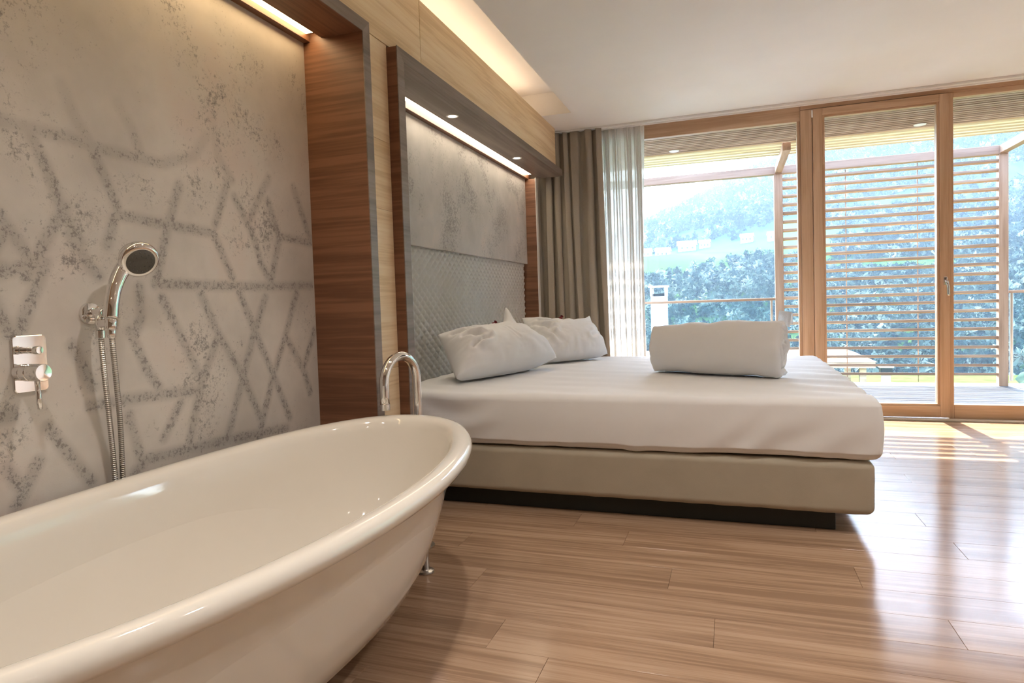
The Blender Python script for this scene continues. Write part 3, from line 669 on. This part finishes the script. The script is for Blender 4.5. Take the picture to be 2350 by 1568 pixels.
def pillow(A, B, C, D, thick, seed, label, spike=(0, 0, 0), folds=()):
    """mid surface corners: A top near, B bottom near, C bottom far, D top far"""
    A, B, C, D = map(Vector, (A, B, C, D)); nu, nv = 84, 56
    nrm = (C - B).cross(A - B).normalized()
    if nrm.x < 0 and nrm.y > 0: nrm = -nrm
    if nrm.y > 0: nrm = -nrm
    v = []
    for s in (1, -1):
        for i in range(nu):
            for j in range(nv):
                u = -1 + 2 * i / (nu - 1); w = -1 + 2 * j / (nv - 1)
                uu = u * (1 - 0.055 * (1 - w * w) * abs(u)); ww = w * (1 - 0.17 * (1 - u * u) * w) if w > 0 else w * (1 + 0.12 * (1 - u * u))
                a = (uu + 1) / 2; b = (ww + 1) / 2
                p = (B * (1 - a) + C * a) * (1 - b) + (A * (1 - a) + D * a) * b
                p = p + Vector(spike) * math.exp(-((1 - u) / 0.16) ** 2 - ((1 - w) / 0.34) ** 2)
                t = max(0.0, (1 - u ** 4)) ** 0.55 * max(0.0, (1 - w * w)) ** 0.45
                low = 1 + 0.30 * (-w)                      # filling sinks
                th = thick * t * low * (1.0 if s > 0 else 0.75)
                edge = max(abs(u), abs(w)) ** 3
                wr = 0.013 * edge * (1 - edge ** 6) * math.sin(11 * math.atan2(w * 0.7, u) + 2.5 * fbm((u * 2 + seed, w * 2, 0)))
                wr += 0.020 * math.exp(-((u + 0.62) / 0.22) ** 2 - ((w + 0.1) / 0.6) ** 2) * math.sin(9 * w + 14 * (u + 0.6) + 4 * fbm((u * 1.5 + seed, w * 1.5, 2)))
                wr += 0.006 * fbm((u * 2.6 + seed, w * 2.6, 5.0)) * t
                for (u0, w0), (u1, w1), dp, sg in folds:
                    du, dw = u1 - u0, w1 - w0; tt_ = min(1, max(0, ((u - u0) * du + (w - w0) * dw) / (du * du + dw * dw)))
                    dd = math.hypot(u - u0 - tt_ * du, (w - w0 - tt_ * dw) * 0.7); wr -= dp * math.exp(-(dd / sg) ** 2) - 0.6 * dp * math.exp(-((dd - 2.2 * sg) / sg) ** 2)
                q = p + nrm * s * (th + (wr * min(1, t * 2.2) if s > 0 else 0))
                q.z = max(q.z, 0.586 + 0.004 * (1 - t))
                q.x = max(q.x, -0.300)
                v.append(q)
    nn = nu * nv; f = grid_faces(nu, nv) + [q[::-1] for q in grid_faces(nu, nv, nn)]
    bm = bmesh.new(); bm.from_mesh(mesh_pd('pillow', v, f)); bmesh.ops.remove_doubles(bm, verts=bm.verts, dist=0.0004)
    o = link('pillow', bm_mesh('pillow', bm), M['sheet'], None, True)
    return tag(o, label, 'pillow', 'white bed pillows')
P1 = pillow((-0.20, 3.50, 0.838), (0.03, 3.23, 0.615), (0.36, 4.12, 0.65), (0.02, 4.16, 0.87), 0.15, 1.3, 'white pillow nearest the bath leaning on the headboard with a pointed raised corner', (-0.02, 0.01, 0.115), (((-0.85, 0.55), (-0.45, 0.15), 0.016, 0.045), ((-0.8, 0.1), (-0.42, -0.15), 0.018, 0.04), ((-0.72, -0.4), (-0.45, -0.3), 0.020, 0.05), ((-0.6, 0.5), (-0.25, 0.45), 0.010, 0.04), ((0.05, 0.9), (0.16, -0.5), 0.004, 0.018)))
P2 = pillow((-0.01, 4.55, 0.905), (0.17, 4.27, 0.61), (0.565, 4.83, 0.615), (0.385, 5.06, 0.865), 0.12, 7.7, 'white pillow on the far side of the bed beside the curtain', (0.0, 0.01, 0.03), (((-0.9, 0.4), (-0.5, 0.0), 0.014, 0.05), ((-0.7, 0.6), (-0.35, 0.3), 0.012, 0.05), ((0.8, -0.3), (0.5, -0.45), 0.008, 0.05)))
def top_of(o, x, y):
    ok, loc, nn_, ix = o.ray_cast(Vector((x, y, 2.0)), Vector((0, 0, -1)))
    return (x, y, (loc.z if ok else 0.85) + 0.010)
bpy.context.view_layer.update()
for p, lab in ((top_of(P1, 0.0, 3.93), 'small dark red wrapped sweet on top of the near pillow'), (top_of(P2, 0.225, 4.775), 'small dark red wrapped sweet on top of the far pillow')):
    c = empty('wrapped_sweet', p, lab, 'sweet', 'sweets on the pillows')
    lathe('sweet', [(0.0, -0.013), (0.009, -0.0115), (0.0145, -0.006), (0.0155, 0.0), (0.0145, 0.006), (0.009, 0.0115), (0.0, 0.013)], p, (0.2, 0.6, 0.5), M['candy'], c, 20)
    lathe('wrapper_twist', [(0.003, 0.0), (0.006, 0.006), (0.013, 0.013), (0.004, 0.011)], tuple(Vector(p) + Vector((0.003, 0.009, 0.008))), (0.2, 0.6, 0.5), M['candy'], c, 9)

# rolled duvet
M['tag'] = cloth_mat('white_satin_label', (0.9, 0.9, 0.9), 0.6)
def duvet():
    root = empty('rolled_duvet', (1.34, 3.75, 0.57), 'thick white duvet rolled up and laid on the foot half of the mattress', 'duvet')
    turns = 2.6; ns = 150; nl = 60; L = 0.73
    spine = []
    for i in range(ns):
        t = i / (ns - 1); an = -PI * 0.5 + 0.5 - turns * 2 * PI * (1 - t)
        r = 0.022 + 0.118 * t ** 0.85
        # squarish, settled section
        cx_, cz_ = math.cos(an), math.sin(an); sq = (abs(cx_) ** 3.0 + abs(cz_) ** 3.0) ** (-1 / 3.0)
        rr = r * (1 + (sq - 1) * t)
        spine.append((rr * cx_ * 1.08, rr * cz_ * 1.0))
    out = []
    for i in range(ns):
        a = spine[max(0, i - 1)]; b = spine[min(ns - 1, i + 1)]; tx, tz = b[0] - a[0], b[1] - a[1]; l = math.hypot(tx, tz) or 1
        nx_, nz_ = tz / l, -tx / l; out.append((spine[i], (nx_, nz_)))
    m = 2 * ns; v = []
    for k in range(nl + 1):
        s = -1 + 2 * k / nl; e = max(0.0, (abs(s) - 0.93) / 0.07); wt = 0.0215 * math.sqrt(max(0.0, 1 - e * e))
        if e > 0.999: wt = 0.001
        ring = []
        for side in (1, -1):
            seq = range(ns) if side > 0 else range(ns - 1, -1, -1)
            for i in seq:
                (py, pz), (ny_, nz_) = out[i]; t = i / (ns - 1)
                taper = 1.0 - 0.10 * max(0, -s) ** 2
                ww = wt * (0.9 + 0.25 * fbm((t * 9, s * 2, 3)))
                if i in (0, ns - 1): ww *= 0.3
                y_ = (py + side * ny_ * ww) * taper; z_ = (pz + side * nz_ * ww) * taper - 0.155 * (1 - taper)
                x_ = s * L / 2 + 0.035 * (1 if s > 0 else -1) * e * 0 + 0.022 * abs(s) ** 8 * math.sin(an_i(t)) + 0.012 * abs(s) ** 4 * fbm((t * 14, s, 7))
                puck = 0.010 * abs(s) ** 6 * math.sin(t * 95 + 2 * fbm((t * 20, 0, 0)))
                y_ += puck * ny_; z_ += puck * nz_
                y_ += 0.006 * fbm((s * 2.2, y_ * 4, z_ * 4)) ; z_ += 0.008 * fbm((s * 1.8 + 5, y_ * 4, z_ * 4)) - 0.010 * math.exp(-((s + 0.05) / 0.14) ** 2) * max(0, z_ / 0.15)
                ring.append((x_, y_, z_))
        v += ring
    f = []
    for k in range(nl):
        for i in range(m): f.append((k * m + i, k * m + (i + 1) % m, (k + 1) * m + (i + 1) % m, (k + 1) * m + i))
    for k in (0, nl):
        for i in range(ns - 1):
            q = (k * m + i, k * m + i + 1, k * m + m - 2 - i, k * m + m - 1 - i); f.append(q if k else q[::-1])
    th = math.radians(-22.0); c, s_ = math.cos(th), math.sin(th)
    w = []
    for x_, y_, z_ in v:
        z_ = max(z_, -0.150)
        w.append((1.36 + x_ * c - y_ * s_, 3.79 + x_ * s_ + y_ * c, 0.737 + z_ * (1.0 + 0.06 * x_)))
    me = mesh_pd('roll', w, f); bm = bmesh.new(); bm.from_mesh(me); bmesh.ops.recalc_face_normals(bm, faces=bm.faces); bm.to_mesh(me); bm.free()
    link('roll', me, M['sheet'], root, True)
    # care label sticking up at the back
    lab = bez([(1.675, 3.80, 0.845), (1.677, 3.80, 0.875), (1.681, 3.797, 0.905), (1.687, 3.81, 0.925), (1.691, 3.83, 0.90), (1.691, 3.835, 0.86)], 6)
    vv = []
    for p in lab: vv += [(p.x, p.y, p.z), (p.x + 0.062, p.y + 0.012, p.z - 0.012)]
    ff = [(2 * i, 2 * i + 1, 2 * i + 3, 2 * i + 2) for i in range(len(lab) - 1)]
    o = link('care_label', mesh_pd('care_label', vv, ff), M['tag'], root, True); md = o.modifiers.new('solid', 'SOLIDIFY'); md.thickness = 0.0015
def an_i(t): return t * 16.3
duvet()

# ================================================================== CURTAINS
def curtain(name, x0t, x1t, x0b, x1b, yc, amp, waves, z0, z1, mat, seed, label, nx=260, nz=40, thick=0.0015):
    v = []
    for i in range(nx):
        s = i / (nx - 1)
        for j in range(nz):
            h = j / (nz - 1)
            wob = fbm((s * 4 + seed, h * 0.6, seed)); ph = 2 * PI * waves * (s + 0.035 * wob + 0.02 * math.sin(s * 9 + seed))
            x = (x0b + (x1b - x0b) * s) * (1 - h) + (x0t + (x1t - x0t) * s) * h
            a = amp * (0.75 + 0.45 * fbm((s * 5 + seed * 2, h * 0.8, 1.0))) * (1 - 0.25 * h)
            x += 0.012 * math.sin(2 * ph + seed) + 0.008 * math.sin(ph * 0.5 + 3 * h)
            y = yc + a * math.sin(ph) + 0.2 * a * math.sin(2.3 * ph + 1.5 * h)
            v.append((x, y, z0 + (z1 - z0) * h))
    o = link(name, mesh_pd(name, v, grid_faces(nx, nz)), mat, None, True)
    if thick: md = o.modifiers.new('cloth', 'SOLIDIFY'); md.thickness = thick
    return tag(o, label, 'curtain')
curtain('curtain', -0.29, 0.385, -0.29, 0.43, 5.750, 0.042, 7.0, 0.015, ZC - 0.017, M['drape'], 2.1, 'heavy taupe linen curtain drawn back beside the bed frame')
curtain('sheer_curtain', 0.33, 0.735, 0.36, 0.725, 5.825, 0.022, 9.0, 0.015, ZC - 0.017, M['sheer'], 5.4, 'thin white voile curtain hanging beside the taupe curtain', thick=0)

# ================================================================== BALCONY
deck = box('deck', -4.0, 9.0, 5.96, 8.42, -0.16, -0.055, M['black'], None, 0); tag(deck, 'balcony deck of grey boards outside the windows', kind='structure')
y = 5.97; bw = 0.142
db = box_mesh('deck_board', -4.0, 9.0, 0, bw - 0.012, -0.055, -0.03, 0.002, 1); db.materials.append(M['deck'])
while y < 8.40:
    o = bpy.data.objects.new('deck_board', db); COL.objects.link(o); o.location = (0, y, 0); o.parent = deck; y += bw
soff = box('balcony_roof', -4.0, 9.0, 5.95, 7.02, 2.56, 2.85, M['soffit_back'], None, 0); tag(soff, 'balcony roof with slatted larch soffit above the window', kind='structure')
y = 5.985; sm = box_mesh('slat', -4.0, 9.0, 0, 0.046, 2.50, 2.53, 0.002, 1); sm.materials.append(M['slat'])
while y < 6.99:
    o = bpy.data.objects.new('slat', sm); COL.objects.link(o); o.location = (0, y, 0); o.parent = soff; y += 0.068
for bxx in (-3.0, -1.5, 0.1, 1.6, 3.1, 4.6, 6.1, 7.6): box('batten', bxx, bxx + 0.05, 5.96, 7.0, 2.535, 2.56, M['slat'], soff, 0)
for lx, ly in ((0.917, 6.872), (3.061, 6.855)):
    r_ = lathe('soffit_light', [(0.0, -0.003), (0.048, -0.003), (0.05, 0.0), (0.046, 0.004), (0.036, 0.002), (0.0, 0.001)], (lx, ly, 2.499), (0, 0, -1), M['white'], soff, 28)
pg = empty('pergola', (2, 8.3, 0), 'larch pergola frame with posts, front beam and sun slats on the balcony', 'pergola')
for x0, x1 in ((1.923, 2.016), (4.108, 4.192)): box('post', x0, x1, 8.26, 8.345, -0.03, 2.415, M['pergola_z'], pg, 0.003)
box('beam', -4.0, 4.192, 8.255, 8.35, 2.416, 2.506, M['pergola'], pg, 0.003)
for x0 in (1.935, 4.112): box('cross_beam', x0, x0 + 0.075, 7.02, 8.254, 2.425, 2.505, wood('larch_cross_beam', (0.30, 0.18, 0.115), (0.38, 0.235, 0.155), (0.44, 0.29, 0.20), 'y', 1.0, 0.6) if x0 < 2 else bpy.data.materials['larch_cross_beam'], pg, 0.003)
for k in range(5):
    box('sun_slat', -4.0, 9.0, 7.06 + 0.128 * k, 7.06 + 0.128 * k + 0.075, 2.507, 2.532, M['sun_slat'], pg, 0.002)
ls_ = empty('louvre_screen', (3.06, 8.3, 0), 'open screen of thin horizontal larch slats between the pergola posts', 'screen')
lm = box_mesh('slat', 2.018, 4.106, -0.028, 0.028, -0.0125, 0.0125, 0.002, 1); lm.materials.append(M['slat'])
for k in range(24):
    o = bpy.data.objects.new('slat', lm); COL.objects.link(o); o.parent = ls_; o.matrix_parent_inverse = Matrix.Translation(-Vector(ls_.location)); o.location = (0, 8.30, 2.352 - 0.0983 * k); o.rotation_euler = (math.radians(-12), 0, 0)
    if False: pass
for xr in (2.676, 3.381): tube('rod', [(xr, 8.335, 0.0), (xr, 8.335, 2.41)], 0.005, M['slat'], ls_, 8)
def railing(x0, x1, label, xs):
    r_ = empty('railing', ((x0 + x1) / 2, 8.3, 0), label, 'railing')
    box('handrail', x0, x1, 8.28, 8.34, 0.955, 0.985, M['pergola'], r_, 0.003)
    for a, b in zip(xs[:-1], xs[1:]): box('pane', a + 0.01, b - 0.01, 8.30, 8.312, 0.03, 0.945, M['rail_glass'], r_, 0.001)
    for a in xs: box('clamp', a - 0.012, a + 0.012, 8.292, 8.32, 0.02, 0.955, M['steel'], r_, 0.002)
railing(-4.0, 1.921, 'glass balcony railing with larch handrail left of the louvre screen', (-3.9, -2.0, -0.1, 1.88))
railing(4.194, 9.0, 'glass balcony railing with larch handrail right of the louvre screen', (4.23, 6.0, 7.8))

# ================================================================== VALLEY AND MOUNTAIN
def terrain(x, y):
    """hillside rising across the valley, steeper to the right"""
    def ss(a, b, t):
        t = min(1, max(0, (t - a) / (b - a))); return t * t * (3 - 2 * t)
    near = -75 + 30 * ss(60, 250, y) + 0
    low = near + (y - 260) * 0.235 if y > 260 else near
    low = min(low, -45 + (600 - 260) * 0.235) if y < 600 else -45 + 340 * 0.235
    z = low
    if y > 600:
        fld = 35 + (min(y, 820) - 600) * 0.15 + 0.085 * x * ss(600, 820, y); z = fld
    if y > 820:
        ridge = 268 + 0.46 * x
        ridge = max(ridge, 72 + 0.05 * (x + 420))
        t = (y - 820) / 780.0
        f0 = 68 + 0.085 * x
        z = f0 + (ridge - f0) * (t ** 0.9 if t < 1 else 1 - 0.25 * (t - 1))
    z += 7 * fbm((x * 0.006, y * 0.006, 0), 3) * min(1, max(0, (y - 100) / 200))
    return z
ys = [40, 70, 110, 160, 210, 260, 300, 340, 380, 420, 460, 500, 540, 580, 600, 620, 660, 700, 740, 780, 820, 860] + [860 + 40 * i for i in range(1, 28)]
xs_ = [-1500 + 60 * i for i in range(52)]
tv = [(x * (0.25 + 0.75 * y / 1600 if True else 1), y, 0) for x in xs_ for y in ys]
tv = [(x, y, terrain(x, y)) for x, y, _ in tv]
def hill_mat():
    m, nt, bs = new_mat('meadow_and_forest_floor'); bs.inputs['Roughness'].default_value = 1.0; bs.inputs['Specular IOR Level'].default_value = 0.0
    mp = coords(nt, (0.01, 0.01, 0.01)); n_ = noise_n(nt, mp, 1.6, 4); r = ramp(nt, [(0.35, (0.032, 0.075, 0.016)), (0.6, (0.045, 0.10, 0.022)), (0.75, (0.065, 0.11, 0.03))]); nt.links.new(n_.outputs[0], r.inputs[0]); nt.links.new(r.outputs[0], bs.inputs['Base Color']); return m
hill = link('hillside', mesh_pd('hillside', tv, grid_faces(len(xs_), len(ys))), hill_mat(), None, True); tag(hill, 'green meadow hillside and wooded mountain across the valley', kind='structure')
valley = box('valley_floor', -1500, 1800, 20, 75, -80, -74, bpy.data.materials['meadow_and_forest_floor'], None, 0); tag(valley, 'green valley floor below the balcony', kind='structure')

def tree_mat():
    m, nt, bs = new_mat('mixed_forest'); bs.inputs['Roughness'].default_value = 1.0; bs.inputs['Specular IOR Level'].default_value = 0.0
    at = N(nt, 'ShaderNodeAttribute'); at.attribute_name = 'shade'
    r = ramp(nt, [(0.0, (0.010, 0.020, 0.020)), (0.45, (0.028, 0.050, 0.042)), (0.75, (0.085, 0.115, 0.085)), (1.0, (0.24, 0.26, 0.21))]); nt.links.new(at.outputs['Fac'], r.inputs[0]); nt.links.new(r.outputs[0], bs.inputs['Base Color']); return m
M['forest'] = tree_mat()
nr = np.random.default_rng(11)
def forest(name, spots, label, conif=0.5, leaves=54):
    """every tree: a crown of small facets (leaf masses) around its axis"""
    nt_ = len(spots); V = np.empty((nt_, leaves * 3, 3)); Sh = np.empty((nt_, leaves * 3))
    for i, (x, y, z, r, h) in enumerate(spots):
        c = nr.random() < conif
        d = nr.normal(0, 1, (leaves, 3)); d /= np.linalg.norm(d, axis=1, keepdims=True); d *= nr.uniform(0.65, 1.05, (leaves, 1))
        k = np.clip(1 - (d[:, 2] + 1) / 2 * (0.85 if c else 0.15), 0.12, 1)
        ctr = np.stack([x + d[:, 0] * r * k, y + d[:, 1] * r * k, z + h * 0.45 + d[:, 2] * h * 0.55], 1)
        off = nr.normal(0, 1, (leaves, 3, 3)); off -= off.mean(1, keepdims=True); off *= r * 0.30
        V[i] = (ctr[:, None] + off).reshape(-1, 3)
        Sh[i] = np.repeat(np.clip((0.30 if c else 0.60) + nr.normal(0, 0.22) + nr.normal(0, 0.14, leaves), 0, 1), 3)
    F_ = np.arange(nt_ * leaves * 3).reshape(-1, 3)
    me = bpy.data.meshes.new(name); me.vertices.add(nt_ * leaves * 3); me.vertices.foreach_set('co', V.reshape(-1)); me.loops.add(F_.size); me.loops.foreach_set('vertex_index', F_.reshape(-1).astype(np.int32))
    me.polygons.add(len(F_)); me.polygons.foreach_set('loop_start', np.arange(0, F_.size, 3, dtype=np.int32)); me.polygons.foreach_set('loop_total', np.full(len(F_), 3, np.int32)); me.update(calc_edges=True)
    a = me.attributes.new('shade', 'FLOAT', 'POINT'); a.data.foreach_set('value', Sh.reshape(-1).astype(np.float32))
    o = link(name, me, M['forest'], None, False); tag(o, label, 'forest', kind='stuff'); return o
sp = []
HS = ((-95, 790), (-48, 800), (-28, 806), (18, 790), (45, 770), (-70, 742))
while len(sp) < 9000:
    y = 800 + 830 * nr.random() ** 0.8; x = nr.uniform(-0.30, 0.62) * y
    if y < 820 + 40 * math.sin(x * 0.02) or (y < 900 and fbm((x * .01, y * .01, 2)) > 0.1): continue
    if any(abs(x - a) < 26 and abs(y - b) < 26 for a, b in HS): continue
    r = nr.uniform(4.0, 7.0); sp.append((x, y, terrain(x, y), r, r * nr.uniform(1.5, 2.6)))
forest('mountain_forest', sp, 'dense blue green forest covering the mountain slope')
sp = []
while len(sp) < 5200:
    y = nr.uniform(230, 610); x = nr.uniform(-0.30, 0.62) * y
    if y > 560 + 40 * math.sin(x * 0.03 + 1) : continue
    r = nr.uniform(2.0, 4.2); sp.append((x, y, terrain(x, y), r, r * nr.uniform(1.4, 2.2)))
k_ = 0
while k_ < 1900:
    y = nr.uniform(560, 860); x = nr.uniform(80, 0.62 * y)
    if x < 95 + 40 * math.sin(y * 0.02) : continue
    r = nr.uniform(3.5, 6.0); sp.append((x, y, terrain(x, y), r, r * nr.uniform(1.5, 2.4))); k_ += 1
for _ in range(260):
    y = nr.uniform(60, 230); x = nr.uniform(-0.3, 0.6) * y; r = nr.uniform(2.5, 4.5); sp.append((x, y, terrain(x, y), r, r * 1.7))
forest('valley_forest', sp, 'pale mixed woodland on the lower valley side', 0.3)

M['render_wall'] = plain('white_render_wall', (0.75, 0.73, 0.69), 0.9, var=0.03, spec=0.2)
M['roof'] = plain('grey_brown_roof_tiles', (0.26, 0.21, 0.18), 0.8, var=0.15, scale=3, spec=0.2)
M['dark'] = plain('dark_opening', (0.03, 0.032, 0.035), 0.7)
M['lawn'] = plain('bright_lawn', (0.09, 0.16, 0.04), 1.0, var=0.2, scale=2, spec=0.0)
def house(x, y, z, w, d, h, rot, label, group, roof_h=None):
    t = empty('house', (x, y, z), label, 'house', group)
    c, s = math.cos(rot), math.sin(rot); R_ = Matrix.Translation((x, y, z)) @ Matrix.Rotation(rot, 4, 'Z'); rh = roof_h or w * 0.28
    bm = bmesh.new(); bx(bm, -w / 2, w / 2, -d / 2, d / 2, -h * 0.6, h); bm.transform(R_); link('walls', bm_mesh('walls', bm), M['render_wall'], t)
    o = 0.08 * w; v = [(-w / 2 - o, -d / 2 - o, h - .2), (w / 2 + o, -d / 2 - o, h - .2), (w / 2 + o, d / 2 + o, h - .2), (-w / 2 - o, d / 2 + o, h - .2), (-w / 2 - o, 0, h + rh), (w / 2 + o, 0, h + rh)]
    bm = bmesh.new(); bv = [bm.verts.new(R_ @ Vector(p)) for p in v]
    for q in ((0, 1, 5, 4), (2, 3, 4, 5), (0, 4, 3), (1, 2, 5), (3, 2, 1, 0)): bm.faces.new([bv[i] for i in q])
    link('roof', bm_mesh('roof', bm), M['roof'], t)
    for k in range(3):
        bm = bmesh.new(); wx = -w / 2 + w * (k + 0.7) / 3.4; bx(bm, wx - w * .05, wx + w * .05, -d / 2 - 0.06, -d / 2 + 0.05, h * .35, h * .7); bm.transform(R_); link('window', bm_mesh('window', bm), M['dark'], t)
    return t
names_ = ['white farmhouse at the left end of the hill meadow', 'white farmhouse with a long roof in the middle of the hill village', 'small white house beside the long farmhouse on the hill', 'white house highest up on the green meadow', 'white house at the right edge of the meadow', 'pale barn low on the meadow below the village']
for (hx, hy, w, d), lab in zip(((-95, 790, 14, 10), (-48, 800, 20, 11), (-28, 806, 12, 9), (18, 790, 13, 9), (45, 770, 12, 10), (-70, 742, 15, 9)), names_):
    house(hx, hy, terrain(hx, hy), w, d, 6.5, 0.15 * math.sin(hx), lab, 'village houses on the hill meadow')

# neighbouring roof with a chimney just beyond the railing
nb_ = empty('neighbour_house', (-1.9, 21, -6), 'white neighbouring house below the balcony with a tall capped chimney', 'house')
box('walls', -8.0, 0.6, 19.0, 26, -9, -1.2, M['render_wall'], nb_, 0)
box('roof_slab', -8.3, 0.8, 18.7, 26.3, -1.2, -1.0, M['roof'], nb_, 0)
box('chimney', -0.85, -0.40, 19.8, 20.3, -1.0, 1.12, M['render_wall'], nb_, 0.01)
for ax_ in (-0.86, -0.44): box('cap_pier', ax_, ax_ + 0.05, 19.78, 20.32, 1.12, 1.38, M['render_wall'], nb_, 0.004)
box('flue', -0.78, -0.46, 19.9, 20.2, 1.12, 1.20, M['dark'], nb_, 0.01)
box('cap', -0.91, -0.35, 19.74, 20.36, 1.38, 1.43, M['render_wall'], nb_, 0.006)
# garden terrace with a shelter
gd = box('garden_terrace', 1.5, 22, 14, 34, -6.0, -2.75, M['lawn'], None, 0); tag(gd, 'bright green lawn terrace below the balcony', kind='structure')
hut = empty('garden_shelter', (4.0, 24, -2.7), 'open garden shelter with a low pitched shingle roof on the lawn', 'shelter')
for px_, py_ in ((2.2, 22.6), (5.2, 22.6), (2.2, 25.4), (5.2, 25.4)): box('post', px_ - .09, px_ + .09, py_ - .09, py_ + .09, -2.75, -1.07, M['slat'], hut, 0)
v = [(1.7, 22.0, -1.06), (5.5, 22.0, -1.06), (5.5, 26, -1.06), (1.7, 26, -1.06), (1.9, 24, -0.80), (4.9, 24, -0.80)]
bm = bmesh.new(); bv = [bm.verts.new(p) for p in v]
for q in ((0, 1, 5, 4), (2, 3, 4, 5), (0, 4, 3), (1, 2, 5), (3, 2, 1, 0)): bm.faces.new([bv[i] for i in q])
link('roof', bm_mesh('roof', bm), M['roof'], hut)
box('fascia', 1.75, 5.45, 22.02, 22.12, -1.24, -1.07, M['slat'], hut, 0)
ck = empty('chimney_stack', (6.2, 24, -2.7), 'small dark capped chimney beside the garden shelter', 'chimney')
box('stack', 5.98, 6.22, 23.9, 24.1, -2.75, -1.66, M['render_wall'], ck, 0.01); box('cowl', 5.93, 6.27, 23.83, 24.17, -1.66, -1.42, M['dark'], ck, 0.02); box('cap', 5.9, 6.3, 23.8, 24.2, -1.42, -1.36, M['white'], ck, 0.01)
def shrub(x, y, z, r, label, seed):
    t = empty('shrub', (x, y, z), label, 'shrub', 'shrubs in the garden below')
    bm = bmesh.new(); bmesh.ops.create_icosphere(bm, subdivisions=4, radius=1.0)
    for v_ in bm.verts: v_.co = Vector((x, y, z + r * 0.8)) + v_.co * r * (1 + 0.28 * fbm(v_.co * 2.4 + Vector((seed, 0, 0)), 5))
    me = bm_mesh('foliage', bm); a = me.attributes.new('shade', 'FLOAT', 'POINT'); a.data.foreach_set('value', np.clip(nr.normal(0.7, 0.15, len(me.vertices)), 0, 1).astype(np.float32))
    link('foliage', me, M['forest'], t, True); tube('stem', [(x, y, z - 0.3), (x, y, z + r)], [r * .1, r * .07], M['slat'], t, 8)
shrub(9.6, 19.5, -2.75, 1.3, 'large rounded green shrub right of the louvre screen', 1.0)
shrub(11.6, 23.0, -2.75, 1.7, 'biggest dark shrub at the far right of the garden', 4.0)
shrub(8.3, 16.4, -2.75, 0.8, 'small light green shrub at the near corner of the lawn', 9.0)

# ------------------------------------------------------------------ thin haze filling the valley
hz = bpy.data.materials.new('valley_haze'); hz.use_nodes = True; _n = hz.node_tree; _n.nodes.clear()
_v = N(_n, 'ShaderNodeVolumeScatter'); _v.inputs['Color'].default_value = (0.55, 0.77, 1.0, 1); _v.inputs['Density'].default_value = 0.00018; _v.inputs['Anisotropy'].default_value = 0.2
_o = N(_n, 'ShaderNodeOutputMaterial'); _n.links.new(_v.outputs[0], _o.inputs['Volume'])
haze = box('valley_haze', -1600, 1900, 45, 1700, -120, 950, hz, None, 0); tag(haze, 'thin pale blue haze filling the valley before the mountain', 'haze', kind='stuff')
